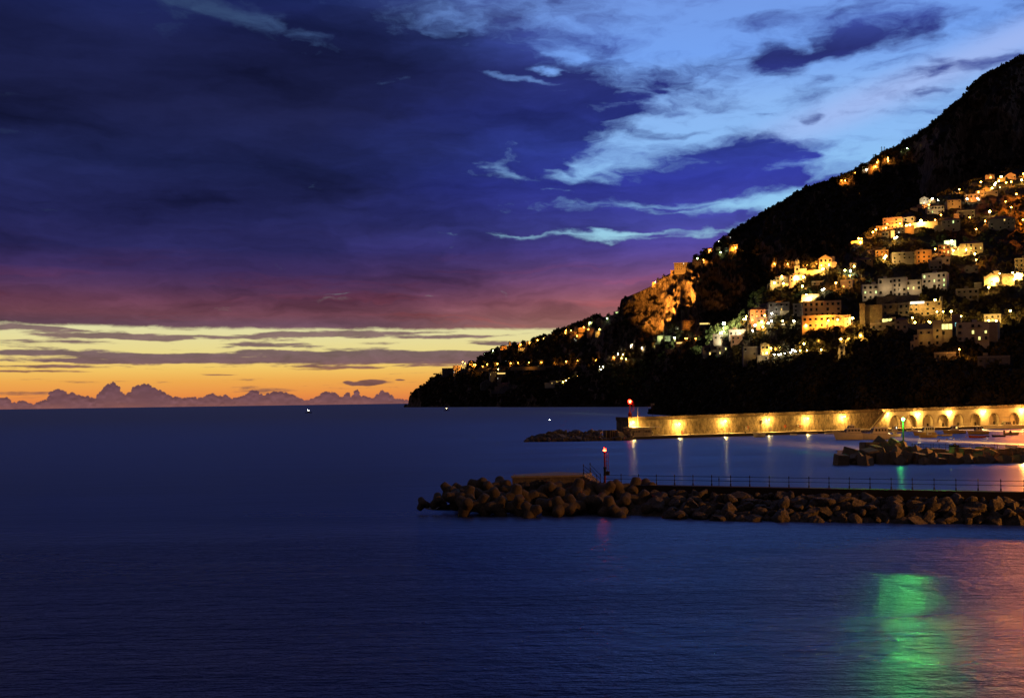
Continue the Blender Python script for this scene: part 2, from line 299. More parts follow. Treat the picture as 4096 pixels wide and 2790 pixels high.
# ------------------------------------------------------------------ materials
M = dict(
 plaster_white=mat('plaster_white', (0.50, 0.46, 0.40), var=.18, scale=.4, bump=.2), plaster_cream=mat('plaster_cream', (0.44, 0.36, 0.25), var=.2, scale=.4, bump=.2),
 plaster_pink=mat('plaster_pink', (0.46, 0.28, 0.20), var=.2, scale=.4, bump=.2), plaster_ochre=mat('plaster_ochre', (0.50, 0.32, 0.14), var=.22, scale=.4, bump=.2),
 plaster_grey_dim=mat('plaster_grey_dim', (0.17, 0.16, 0.17), var=.2, scale=.4, bump=.2), old_stone=mat('old_stone', (0.27, 0.22, 0.15), var=.45, scale=.5, bump=.8, stain=.5),  # grey plaster, darkened for houses that stand unlit
 rooftile=mat('roof_tile', (0.22, 0.10, 0.06), var=.3, scale=1.2), glass_dark=mat('dark_window', (0.012, 0.012, 0.014), rough=.15, var=.2, spec=.5), shutter=mat('green_shutter', (0.03, 0.05, 0.04), var=.2),
 rail=mat('dark_iron', (0.015, 0.015, 0.017), rough=.6, var=.3, scale=6), pole=mat('grey_pole', (0.14, 0.13, 0.12), rough=.5), rust=mat('red_rust', (0.30, 0.035, 0.02), rough=.6, var=.5, scale=3),
 concrete=mat('concrete', (0.24, 0.20, 0.15), var=.35, scale=1.5, bump=.5, bscale=3, stain=.35), block=mat('concrete_block', (0.36, 0.27, 0.15), var=.3, scale=1.1, bump=.35, bscale=4, stain=.25),
 tetra=mat('tetrapod_concrete', (0.20, 0.155, 0.09), var=.35, scale=1.3, bump=.5, bscale=6, stain=.4), rock=mat('limestone', (0.23, 0.19, 0.13), var=.6, scale=1.6, bump=1.0, bscale=2.5, stain=.55),
 harbour=mat('mole_masonry', (0.34, 0.27, 0.17), var=.6, scale=.35, bump=.9, bscale=1.6, stain=.7, stretch=2.2), quay=mat('quay_concrete', (0.40, 0.34, 0.25), var=.25, scale=.7, bump=.2), brick=mat('parapet_brick', (0.24, 0.17, 0.10), var=.5, scale=1.5, bump=.6, stain=.5),
 hull_white=mat('white_gelcoat', (0.80, 0.74, 0.60), rough=.35, var=.12), hull_ochre=mat('ochre_hull', (0.55, 0.40, 0.16), rough=.4, var=.2), hull_red=mat('red_hull', (0.38, 0.07, 0.02), rough=.4), hull_dark=mat('dark_hull', (0.03, 0.03, 0.04), rough=.4), canvas=mat('canvas', (0.40, 0.34, 0.26), var=.15), orange_buoy=mat('orange_plastic', (0.7, 0.12, 0.02), rough=.4),
 skin=mat('skin', (0.45, 0.22, 0.13), rough=.6, var=.1), cloth=mat('dark_cloth', (0.012, 0.014, 0.022), var=.2), hair=mat('dark_hair', (0.01, 0.007, 0.005), rough=.5), bark=mat('bark', (0.07, 0.05, 0.03), var=.3, scale=2),
 solar=mat('metal_roof', (0.16, 0.18, 0.26), rough=.35), white_paint=mat('white_paint', (0.75, 0.72, 0.65), rough=.5, var=.1), blue_tarp=mat('blue_cover', (0.05, 0.08, 0.3)), soil=mat('path_soil', (0.16, 0.11, 0.07), var=.4, scale=.2))
E = dict(win_warm=emi('window_warm', (255, 214, 120), 1.5, .35), win_yellow=emi('window_yellow', (252, 240, 140), 1.6, .35), win_green=emi('window_greenish', (220, 250, 160), 1.5, .3), win_white=emi('window_white', (255, 250, 225), 1.8, .2), win_blue=emi('window_blue', (150, 230, 230), 1.4, .2), sign_blue=emi('blue_light', (60, 50, 255), 1.6),
 g_orange=emi('glow_sodium', (255, 168, 60), 60), g_yellow=emi('glow_yellow', (255, 222, 110), 70), g_white=emi('glow_white', (255, 250, 225), 70), g_green=emi('glow_mercury', (215, 255, 190), 70), g_cyan=emi('glow_cyan', (170, 255, 230), 60), g_red=emi('glow_red', (255, 26, 14), 60), g_redcore=emi('glow_red_core', (255, 110, 50), 30), g_beacon=emi('glow_beacon_green', (60, 255, 120), 120))
LC = dict(orange=(1.0, .37, .055), yellow=(1.0, .54, .11), white=(1.0, .84, .52), green=(.75, 1.0, .45), warm=(1.0, .70, .36), cyan=(.5, 1, .85), red=(1, .02, .01), beacon=(.10, 1, .09))
def foliage(name, a, b_, sc=.8):
    m_ = bpy.data.materials.new(name); m_.use_nodes = True; t_ = m_.node_tree; b = t_.nodes['Principled BSDF']; b.inputs['Roughness'].default_value = .8; b.inputs['Specular IOR Level'].default_value = .15
    g = t_.nodes.new('ShaderNodeNewGeometry'); n1 = noise(t_, g.outputs['Position'], sc, 4, .6).ss(.3, .7); t_.links.new(mix(t_, n1, a+(1,), b_+(1,)), b.inputs['Base Color']); return m_
M['dark_conc'] = mat('dark_concrete', (0.045, 0.036, 0.028), var=.3)  # near-black concrete tone of the walkway and quay front
M['leaf'] = foliage('foliage', (0.045, 0.055, 0.018), (0.11, 0.10, 0.035), .5); M['leaf_lit'] = foliage('foliage_lamplit', (0.16, 0.14, 0.05), (0.30, 0.24, 0.09), 1.2); M['leaf_far'] = foliage('wood_foliage', (0.03, 0.03, 0.014), (0.085, 0.07, 0.03), .06)  # crowns near lamps: lamplight put into a paler leaf colour
def hillmat():
    m_ = bpy.data.materials.new('hillside'); m_.use_nodes = True; t_ = m_.node_tree; b = t_.nodes['Principled BSDF']; b.inputs['Roughness'].default_value = .95; b.inputs['Specular IOR Level'].default_value = .1
    g = t_.nodes.new('ShaderNodeNewGeometry'); sp = t_.nodes.new('ShaderNodeSeparateXYZ'); t_.links.new(g.outputs['Normal'], sp.inputs[0])
    steep = S(t_, sp.outputs[2])
    mp = t_.nodes.new('ShaderNodeMapping'); t_.links.new(g.outputs['Position'], mp.inputs[0]); mp.inputs['Scale'].default_value = (1, 1, .3)
    n1 = noise(t_, mp.outputs[0], .03, 8, .65, .8); n2 = noise(t_, mp.outputs[0], .12, 9, .72, 1.2); n3 = noise(t_, g.outputs['Position'], .05, 6, .7)
    rock = ramp(t_, n2, [(.30, (.018, .013, .009)), (.43, (.12, .085, .05)), (.52, (.30, .23, .15)), (.62, (.42, .33, .22)), (.8, (.52, .42, .29))], conv=False)
    green = mix(t_, n3.ss(.35, .65), (.035, .030, .018, 1), (.09, .07, .04, 1))
    fac = (steep+(n1-.5)*.9).ss(.62, .42)
    t_.links.new(mix(t_, fac, green, rock), b.inputs['Base Color'])
    bn = t_.nodes.new('ShaderNodeBump'); bn.inputs['Strength'].default_value = 1; bn.inputs['Distance'].default_value = 12
    t_.links.new((n1*1.2+n2).s, bn.inputs['Height']); t_.links.new(bn.outputs[0], b.inputs['Normal']); return m_
M['hill'] = hillmat()
# ------------------------------------------------------------------ terrain: two real hillsides, each column of ground rises from its shore up its own slope
def slope_table(xs, ys, d0, slope, top):
    """distance of the ground for every column and sight height; slope is rise over run"""
    D = np.zeros((len(ys), len(xs)))
    for i, px in enumerate(xs):
        d = d0(px); h = hz(px)
        for j, q in enumerate(ys):      # q: 0 at the shore, 1 at the skyline
            py = lerp(shore_y(px, d0(px)), top(px), q); tt = (h-py)/F
            if j:
                s_ = slope(px, py); dt = tt-pt; d = d+d*dt/max(s_-tt, .05)
            pt = tt; D[j, i] = d
    return D
def shore_y(px, d): return hz(px)+CH*F/d
SKY_M = [(1612, 1629), (1632, 1618), (1634, 1590), (1646, 1573), (1662, 1553), (1676, 1550), (1690, 1545), (1706, 1533), (1730, 1516), (1748, 1508), (1760, 1500), (1775, 1497), (1850, 1478), (1880, 1466), (1900, 1450), (1930, 1424), (1950, 1413), (1975, 1405), (2000, 1389), (2040, 1381), (2090, 1372), (2150, 1357), (2190, 1341), (2235, 1325), (2300, 1303), (2335, 1290), (2360, 1277), (2400, 1270), (2440, 1262), (2470, 1252), (2478, 1240), (2481, 1205), (2486, 1195), (2510, 1186), (2560, 1165), (2620, 1137), (2650, 1108), (2672, 1098), (2700, 1085), (2770, 1050), (2790, 1030), (2830, 1008), (2880, 975), (2910, 950), (2960, 918), (3000, 895), (3060, 858), (3110, 828), (3160, 800), (3210, 768), (3260, 746), (3300, 737), (3340, 722), (3370, 712), (3420, 690), (3480, 655), (3520, 628), (3560, 610), (3620, 575), (3680, 545), (3720, 515), (3770, 470), (3820, 425), (3860, 395), (3880, 375), (3885, 358), (3900, 340), (3960, 300), (4010, 275), (4040, 258), (4070, 240), (4096, 226), (4200, 170), (4400, 60)]
D0_M = [(1612, 3400), (1640, 3300), (1800, 2950), (1990, 2700), (2004, 2520), (2200, 2250), (2400, 2050), (2600, 1900), (2800, 1650), (3200, 1420), (4100, 1250), (4500, 1200)]
SKY_N = [(2598, 1655), (2608, 1648), (2616, 1640), (2625, 1630), (2632, 1618), (2640, 1580), (2670, 1525), (2720, 1462), (2775, 1400), (2810, 1350), (2850, 1318), (2885, 1305), (2930, 1300), (2965, 1270), (2990, 1240), (3010, 1190), (3065, 1146), (3100, 1126), (3140, 1098), (3180, 1090), (3220, 1084), (3250, 1076), (3300, 1056), (3390, 985), (3440, 958), (3500, 912), (3560, 878), (3640, 842), (3700, 798), (3800, 766), (3900, 722), (4000, 695), (4096, 665), (4250, 600), (4500, 480)]
D0_N = [(2598, 925), (2640, 880), (2700, 800), (2900, 650), (3200, 540), (3600, 490), (4100, 470), (4500, 460)]
def gauss(px, py, cx, cy_, rx, ry): return math.exp(-((px-cx)/rx)**2-((py-cy_)/ry)**2)
def slope_m(px, py):
    s_ = interp(px, [(1600, .8), (1700, .55), (2400, .5), (2600, .65), (3300, .62), (4200, .72)])
    s_ += 5*gauss(px, py, 2660, 1235, 110, 90)+4*gauss(px, py, 2520, 1290, 70, 110)+3*gauss(px, py, 2740, 1150, 90, 60)
    s_ += 2.5*gauss(px, py, 2900, 1110, 60, 90)+1.6*gauss(px, py, 2440, 1360, 60, 90)+1.2*gauss(px, py, 3760, 740, 60, 130)+1.5*gauss(px, py, 3120, 1040, 60, 60)+3*gauss(px, py, 1650, 1590, 30, 40)+1.2*gauss(px, py, 3960, 520, 120, 120)
    return s_
def slope_n(px, py):
    s_ = interp(px, [(2600, .8), (2700, .62), (2900, .42), (3100, .40), (3500, .36), (4100, .36)])
    s_ += 1.5*gauss(px, py, 3300, 1370, 200, 30)+1.6*gauss(px, py, 2640, 1640, 30, 20)
    return max(s_, (hz(px)-py)/F+.16)
NY = 120
class Hill:
    def __init__(s, sky, d0, slope, x0, x1, step, seed):
        s.sky = sky; s.xs = np.arange(x0, x1+1, step, dtype=float); s.q = np.linspace(0, 1, NY); s.d0 = d0
        s.top = lambda px: interp(px, sky)
        s.D = slope_table(s.xs, s.q, lambda p: interp(p, d0), slope, s.top)
        s.Y = np.array([[lerp(shore_y(p, interp(p, d0)), s.top(p), q) for p in s.xs] for q in s.q])
        X = np.repeat(s.xs[None, :], NY, 0); st = np.array([[min(slope(p, yy), 5) for p, yy in zip(s.xs, row)] for row in s.Y])
        # spurs and gullies, then crags where it is steep
        n_ = fbm(X/170, s.Y/230, 5, .55, seed)*.035+fbm(X/22, s.Y/30, 4, .55, seed+9)*.0045
        cr_ = sstep(st, 1.2, 3.0); n_ += cr_*(np.abs(fbm(X/24, s.Y/90, 5, .6, seed+20))*.011+-np.abs(fbm(X/10, s.Y/34, 5, .62, seed+30))*.0045)
        e_ = sstep(s.Y[0][None, :]-s.Y, 0, 60)
        s.D = s.D*(1+n_*e_)
    def at(s, px, py):      # point of the ground seen at that place
        top = s.top(px); q = (shore_y(px, interp(px, s.d0))-py)/(shore_y(px, interp(px, s.d0))-top)
        q = min(max(q, 0), 1)*(NY-1); i = min(max((px-s.xs[0])/(s.xs[1]-s.xs[0]), 0), len(s.xs)-1.001)
        i0, j0 = int(i), min(int(q), NY-2); a, b = i-i0, q-j0
        d = lerp(lerp(s.D[j0, i0], s.D[j0, i0+1], a), lerp(s.D[j0+1, i0], s.D[j0+1, i0+1], a), b)
        return W(px, max(py, top), d)
    def mesh(s, name):
        mb = MB(); nx = len(s.xs); vs = []; r = np.random.default_rng(3)
        vs += [tuple(W(p, s.Y[0, i], s.D[0, i]*.999))[:2]+(-6,) for i, p in enumerate(s.xs)]
        for j in range(NY):
            for i, p in enumerate(s.xs): vs.append(tuple(W(p, s.Y[j, i], s.D[j, i])))
        for k, (run, drop) in enumerate(((30, 2), (120, 18), (400, 110), (900, 400), (1500, 900))):   # far side falls away behind the ridge
            for i, p in enumerate(s.xs):
                w_ = W(p, s.Y[-1, i], s.D[-1, i]); d = Vector((w_.x, w_.y, 0)).normalized(); vs.append((w_.x+d.x*run, w_.y+d.y*run, max(w_.z-drop, -8)))
        fs = [(j*nx+i, j*nx+i+1, (j+1)*nx+i+1, (j+1)*nx+i) for j in range(NY+5) for i in range(nx-1)]
        mb.add(vs, fs, M['hill'], True)
        return tag(mb.build(name), kind='structure')
HM = Hill(SKY_M, D0_M, slope_m, 1612, 4400, 4, 100)
HN = Hill(SKY_N, D0_N, slope_n, 2598, 4500, 5, 200)
HM.mesh('mountain'); HN.mesh('town_hillside')
def ground(px, py):
    return HN.at(px, py) if (px > 2600 and py > interp(px, SKY_N)) else HM.at(px, py)
# ------------------------------------------------------------------ woods: leaf clumps over both slopes
def clump(r, n=22, flat=.8):
    vs, fs = [], []
    for k in range(n):
        a = r.normal(size=3); a /= np.linalg.norm(a)+1e-6; rad = r.uniform(.45, 1.0)**.6; c = a*rad*np.array((1, 1, flat)); sz = r.uniform(.22, .5)
        q = r.normal(size=3); q /= np.linalg.norm(q); w_ = np.cross(q, a); w_ /= np.linalg.norm(w_)+1e-6
        b = len(vs); vs += [c-q*sz-w_*sz*.6, c+q*sz-w_*sz*.5, c+q*sz*.6+w_*sz, c-q*sz*.7+w_*sz*.7]; fs.append((b, b+1, b+2, b+3))
    return np.array(vs), fs
CL = [clump(rng, 26) for _ in range(6)]
def woods(name, H, n, smin, smax, skip=None, rows=(0.03, 1.0), sky_bias=.18):
    V_, F_ = [], []; k = 0
    for _ in range(n):
        i = rng.uniform(H.xs[0]+4, min(H.xs[-1], 4180)); tp = H.top(i); sh = shore_y(i, interp(i, H.d0))
        q = 1.0 if rng.random() < sky_bias else rng.uniform(*rows)
        py = lerp(sh, tp, q)
        if skip and skip(i, py): continue
        p = H.at(i, py); vs, fs = CL[rng.integers(6)]; s_ = rng.uniform(smin, smax)*(.55+.45*rng.random()); an = rng.uniform(0, 2*PI); ca, sa = math.cos(an), math.sin(an)
        R = np.array(((ca, -sa, 0), (sa, ca, 0), (0, 0, 1)))
        V_.append((vs*s_*np.array((1, 1, rng.uniform(.7, 1.3)))) @ R.T+np.array(p)+np.array((0, 0, s_*.35))); F_ += [[a+k for a in f] for f in fs]; k += len(vs)
    V_ = np.concatenate(V_); me = bpy.data.meshes.new(name); me.from_pydata(V_.tolist(), [], F_); me.materials.append(M['leaf_far']); return tag(link(name, me), kind='stuff')
# ------------------------------------------------------------------ lights
def plight(name, parent, loc, col, power, r=.25, spot=None):
    L = bpy.data.lights.new(name, 'SPOT' if spot else 'POINT'); L.energy = power; L.color = LC[col]; L.shadow_soft_size = r
    o = bpy.data.objects.new(name, L); COL.objects.link(o); o.parent = parent; o.location = loc
    if spot:
        L.spot_size = spot[1]; L.spot_blend = .8; d = Vector(spot[0]).normalized(); o.rotation_euler = d.to_track_quat('-Z', 'Y').to_euler()
    return o
# ------------------------------------------------------------------ rocks and blocks
def rock_mesh(seed, sub=3, squash=(1, 1, .75)):
    r = np.random.default_rng(seed); bm = bmesh.new(); bmesh.ops.create_icosphere(bm, subdivisions=sub, radius=1)
    N = r.normal(size=(10, 3)); N /= np.linalg.norm(N, axis=1)[:, None]; Dk = r.uniform(.55, .9, 10); off = r.uniform(0, 50, 3)
    P = np.array([v_.co[:] for v_ in bm.verts]); q = (P @ N.T)/Dk; rad = 1/np.maximum(q.max(1), .5); rad = np.minimum(rad, 1.18)
    n_ = fbm(P[:, 0]*1.7+off[0], P[:, 1]*1.7+P[:, 2]*1.3+off[1], 4, .6, seed)*.06+fbm(P[:, 2]*4+off[2], P[:, 0]*4, 3, .6, seed+3)*.04
    P = P*(rad*(1+n_))[:, None]*np.array(squash)
    for v_, p in zip(bm.verts, P): v_.co = p
    me = bpy.data.meshes.new('boulder'); bm.to_mesh(me); bm.free(); me.materials.append(M['rock']); return me
ROCKS = [rock_mesh(100+k, 3, (1, r_, q_)) for k, (r_, q_) in enumerate([(1, .75), (.8, .8), (.7, .6), (1, .9), (.85, .65), (.75, .85), (1, .6), (.9, .8), (.65, .7), (.95, .7)])]
def tetra_mesh():
    bm = bmesh.new(); dirs = [Vector((0, 0, 1))]+[Vector((math.cos(a)*.943, math.sin(a)*.943, -.333)) for a in (0, 2.094, 4.189)]
    mb = MB()
    for d in dirs:
        d = d.normalized(); a = d.orthogonal().normalized(); b = d.cross(a); n = 18; vs = []
        prof = [(0, .84), (.35, .80), (.8, .71), (1.2, .62), (1.38, .57), (1.5, .47), (1.56, .32), (1.58, 0.02)]
        for h, r_ in prof: vs += [d*h+(a*math.cos(2*PI*i/n)+b*math.sin(2*PI*i/n))*r_ for i in range(n)]
        mb.add(vs, [(k*n+i, k*n+(i+1) % n, (k+1)*n+(i+1) % n, (k+1)*n+i) for k in range(len(prof)-1) for i in range(n)], M['tetra'], True)
    return mb.mesh('tetrapod')
TET = tetra_mesh()
def cube_mesh(seed):
    r = np.random.default_rng(seed); bm = bmesh.new(); bmesh.ops.create_cube(bm, size=1)
    bmesh.ops.bevel(bm, geom=list(bm.edges), offset=.035+.02*r.random(), segments=2, affect='EDGES')
    for v_ in bm.verts: v_.co += Vector(r.normal(size=3))*.008
    me = bpy.data.meshes.new('concrete_cube'); bm.to_mesh(me); bm.free(); me.materials.append(M['block']); return me
CUBES = [cube_mesh(k) for k in range(4)]
ORD = 'first second third fourth fifth sixth seventh eighth ninth tenth eleventh twelfth thirteenth fourteenth fifteenth sixteenth seventeenth eighteenth nineteenth twentieth twenty-first twenty-second twenty-third'.split()
# ------------------------------------------------------------------ near breakwater
ZD = 2.9
A0, B0 = onz(2395, 1933, ZD), onz(4290, 1967.5, ZD); dAB = (B0-A0); LAB = dAB.length; dAB.normalize(); nAB = Vector((dAB.y, -dAB.x, 0))
def along(px, z_=ZD, off=0.0):   # point of the walkway's back edge seen at column px
    a, b = proj(A0)[0], proj(B0)[0]; lo, hi = 0.0, LAB
    for _ in range(40):
        md = (lo+hi)/2
        if proj(A0+dAB*md)[0] < px: lo = md
        else: hi = md
    p = A0+dAB*lo+nAB*off; p.z = z_; return p
mb = MB(); WD = 2.5
def slab(mb, p, q, n, w, z0, z1, m_):
    vs = [Vector((a.x, a.y, z_)) for z_ in (z0, z1) for a in (p, q, q+n*w, p+n*w)]
    mb.add(vs, [(0, 1, 2, 3), (4, 7, 6, 5), (0, 4, 5, 1), (1, 5, 6, 2), (2, 6, 7, 3), (3, 7, 4, 0)], m_)
slab(mb, A0, B0, nAB, WD, 1.2, ZD, M['dark_conc'])
slab(mb, A0+nAB*(WD-.35), B0+nAB*(WD-.35), nAB, .5, 1.9, ZD+.12, M['dark_conc'])
tag(mb.build('breakwater_walkway'), 'long low concrete walkway along the top of the near breakwater', 'walkway')
ZP = 4.08
poly = [onz(a, b, ZP) for a, b in [(2049, 1903), (2200, 1900), (2330, 1897.5), (2361, 1890), (2300, 1889), (2240, 1886.5), (2225, 1886.5), (2140, 1891.5), (2062, 1897)]]
def extr(mb, poly, z0, z1, m_, grow=0.0):
    c_ = sum(poly, Vector())/len(poly); P = [p+(p-c_).normalized()*grow for p in poly]; n = len(P)
    mb.add([(p.x, p.y, z0) for p in P]+[(p.x, p.y, z1) for p in P], [tuple(range(n))[::-1], tuple(range(n, 2*n))]+[(i, (i+1) % n, n+(i+1) % n, n+i) for i in range(n)], m_)
pf = thing('concrete_platform', (0, 0, 0), 0, 'raised concrete platform with stained walls at the breakwater head', 'platform')
mb = MB(); extr(mb, poly, .3, ZP-.22, M['concrete']); mb.build('retaining_wall', pf)
mb = MB(); extr(mb, poly, ZP-.22, ZP, M['quay'], .18); mb.build('top_slab', pf)
S0, S1, T0, T1 = onz(2331, 1897, ZP), onz(2388, 1938, ZD), onz(2361, 1890, ZP), onz(2404, 1932, ZD)
mb = MB(); n = 6
for i in range(n):
    za = lerp(ZP, ZD, (i+1)/(n+1)); a, b, c_, d = (lerp(S0, S1, i/n), lerp(S0, S1, (i+1)/n), lerp(T0, T1, (i+1)/n), lerp(T0, T1, i/n))
    vs = [(p.x, p.y, z_) for z_ in (1.0, za) for p in (a, b, c_, d)]; mb.add(vs, [(0, 1, 2, 3), (4, 7, 6, 5), (0, 4, 5, 1), (1, 5, 6, 2), (2, 6, 7, 3), (3, 7, 4, 0)], M['block'])
mb.build('steps', pf)
POSTPROF = [(.095, 0), (.095, .06), (.06, .1), (.085, .17), (.085, .24), (.045, .3), (.042, .52), (.075, .56), (.075, .63), (.038, .68), (.034, 1.0), (.07, 1.03), (.07, 1.12), (.04, 1.15), (.055, 1.19), (.03, 1.25), (.005, 1.3)]
mb = MB(); mb.lathe((0, 0, 0), POSTPROF, M['rail'], 8); POST = mb.mesh('post')
mb = MB(); mb.lathe((0, 0, 0), POSTPROF, M['white_paint'], 8); POSTW = mb.mesh('post')
def railing(pts, label, hs=(.6, 1.07), post=POST, m_=None, group=None, r=.03, scl=1.0):
    t_ = thing('railing', pts[0], 0, label, 'railing', group); o = Vector(pts[0])
    for p in pts: link('post', post, t_, Vector(p)-o, scl=(scl, scl, scl))
    for h in hs:
        mb = MB()
        for p, q in zip(pts, pts[1:]): mb.tube(Vector(p)-o+Vector((0, 0, h*scl)), Vector(q)-o+Vector((0, 0, h*scl)), r, m_ or M['rail'], n=6)
        mb.build('rail_bar', t_)
    return t_
PXP = [2419, 2487.2, 2557, 2628, 2700.5, 2774, 2848.7, 2924.5, 3000.6, 3078.7, 3157, 3237, 3317.2, 3398.3, 3481, 3565.4, 3649.6, 3736.7, 3823.9, 3912.2, 4003, 4096, 4190]
railing([along(p, ZD, .25) for p in PXP], 'long black iron railing with knobbed posts along the near walkway')
mb = MB(); t_ = thing('railing_post', along(2878, ZD, .3), 0, 'thin single black post between two railing posts on the near walkway', 'post'); mb.lathe((0, 0, 0), [(.05, 0), (.03, .1), (.03, .5), (.07, .85), (.03, .95), (.02, 1.12)], M['rail'], 8); mb.build('shaft', t_)
railing([S0+Vector((.1, 0, 0)), S1], 'short sloping black handrail on the nearer side of the concrete steps', group='handrails of the breakwater steps')
railing([T0, along(2404, ZD, .25)], 'sloping black handrail on the far side of the concrete steps', group='handrails of the breakwater steps')
# red beacon post
bp = along(2427, ZD, .7); bc = thing('beacon_post', bp, 0, 'slim beacon post with a glowing red lantern beside the steps', 'beacon')
hh = CH-(1806-hz(2426))/F*bp.y-ZD
mb = MB(); mb.tube((0, 0, 0), (0, 0, 1.05), .12, M['rust'], n=12); mb.build('pole_foot', bc)
mb = MB(); mb.tube((0, 0, 1.05), (0, 0, 2.0), .15, M['rail'], n=12); mb.tube((0, 0, 2.0), (0, 0, hh), .105, M['rust'], n=12); mb.lathe((0, 0, 1.9), [(.12, 0), (.2, .05), (.2, .14), (.12, .2)], M['rail']); mb.lathe((0, 0, hh-.1), [(.1, 0), (.24, .06), (.24, .1), (.1, .12)], M['rail']); mb.build('pole', bc)
mb = MB(); mb.lathe((0, 0, hh+.06), [(.06, 0), (.13, .06), (.17, .2), (.13, .36), (.05, .42)], E['g_red']); mb.build('lantern_glass', bc)
mb = MB(); mb.lathe((0, 0, hh+.12), [(.03, 0), (.175, .02), (.20, .06), (.175, .10), (.03, .12)], E['g_redcore']); mb.lathe((0, 0, hh+.5), [(.16, 0), (.12, .08), (.03, .14)], M['rust'])
for k in range(4): mb.tube((.18*math.cos(k*PI/2+.6), .18*math.sin(k*PI/2+.6), hh), (.16*math.cos(k*PI/2+.6), .16*math.sin(k*PI/2+.6), hh+.52), .015, M['rust'], n=5)
mb.build('lantern_cage', bc)
mb = MB()
for a, b in ((.22, -.12), (.22, .12), (.46, 0), (.40, -.1)): mb.tube((a, b, 1.75), (a, b, hh-.15), .016, M['rust'], n=5)
for k in range(5):
    z_ = 1.78+k*(hh-1.95)/4
    for (a, b), (c_, d) in (((.1, -.12), (.46, -.12)), ((.1, .12), (.46, .12)), ((.46, -.12), (.46, .12)), ((.22, -.12), (.22, .12))): mb.tube((a, b, z_), (c_, d, z_), .016, M['rust'], n=5)
mb.build('ladder', bc)
mb = MB(); mb.box((.36, 0, 1.32), (.42, .3, .5), M['rail']); mb.box((.52, -.17, 1.32), (.1, .05, .42), M['old_stone']); mb.tube((.3, 0, 1.57), (.3, 0, 1.68), .03, M['rail']); mb.build('control_box', bc)
plight('beacon_light', bc, (0, -.45, hh+.25), 'red', 14, .12)
# tetrapods
TP = [(1795, 1962, 120, .8), (1842, 1966, 121, .85), (1915, 1946, 121, .95), (1962, 1962, 120, .9), (2003, 1944, 121, .95), (2045, 1968, 119.5, .9), (1820, 1992, 117, .95), (1872, 1988, 117, .95), (1930, 1990, 118, .95), (1985, 1992, 117, .95), (2060, 1985, 117, 1), (2112, 1994, 118, .95), (2160, 1984, 118.5, .95), (2212, 1962, 118.5, 1), (2262, 1988, 118, 1), (2310, 1962, 118.2, 1), (2352, 1980, 118, 1), (2384, 1952, 119, .9), (2424, 1966, 117.6, 1.0), (2480, 1962, 118, 1), (2540, 1957, 118.3, 1), (2592, 1956, 118.6, .95), (1692, 2014, 117, .6), (1752, 2004, 117, .75), (1865, 2022, 114.5, 1), (1925, 2022, 115, 1), (1990, 2028, 114.5, 1), (2070, 2024, 114.5, 1), (2122, 2046, 112.5, .9), (2190, 2024, 114.5, 1), (2240, 2034, 113.5, 1), (2292, 2026, 114, 1), (2342, 2014, 115, 1), (2395, 2014, 114.5, 1), (2440, 2034, 113, 1.0), (2500, 2014, 114.5, 1), (2560, 2004, 115.5, 1), (2604, 2032, 113.5, 1), (2474, 2056, 111.8, .85), (2655, 2016, 114.5, .95), (2640, 1982, 117, .9)]
rr = random.Random(4); labs = set()
def where_near(px):
    for a, b in ((1740, 'at the outer tip of the near breakwater'), (1830, 'near the outer end of the near breakwater'), (1960, 'left of the concrete platform'), (2060, 'by the left corner of the concrete platform'), (2150, 'under the left half of the concrete platform'), (2250, 'under the middle of the concrete platform'), (2340, 'under the right end of the concrete platform'), (2400, 'below the concrete steps'), (2450, 'below the red beacon post'), (2530, 'right of the red beacon post'), (2620, 'two posts right of the red beacon'), (9999, 'where tetrapods give way to boulders')):
        if px < a: return b
def uniq(base, opts):
    for o_ in opts:
        s_ = (o_+' '+base).strip() if o_ else base
        if s_ not in labs: labs.add(s_); return s_
    return base
for px, py, D, s_ in TP:
    zz = 'dark_conc' if py > 2010 else ('half sunken' if py > 2030 else 'dry')
    row = 'waterline' if py > 2008 else ('topmost' if py < 1970 else 'middle row')
    lb = uniq('tetrapod '+where_near(px), [row+' concrete', row+' stained concrete', row+' brown stubby', row+' tilted brown', row+' broad concrete', row+' pale', row+' dull'])
    o = link('tetrapod', TET, None, W(px, py, D), (rr.uniform(0, 6.28), rr.uniform(-1.2, 1.2), rr.uniform(0, 6.28)), (s_*.95,)*3); tag(o, lb, 'tetrapod', 'tetrapods of the near breakwater')
def boulder(p, s_, lb, grp, rz=None):
    o = link('boulder', ROCKS[rr.randrange(10)], None, p, (rr.uniform(-.5, .5), rr.uniform(-.5, .5), rr.uniform(0, 6.28)), (s_*rr.uniform(.9, 1.15), s_*rr.uniform(.85, 1.1), s_*rr.uniform(.85, 1.1))); return tag(o, lb, 'boulder', grp)
WY = [(1650, 2032), (1900, 2046), (2150, 2056), (2400, 2066), (2900, 2085), (3200, 2088), (4200, 2098)]
ROWN = ['top row', 'upper middle row', 'middle row', 'lower middle row', 'waterline row']
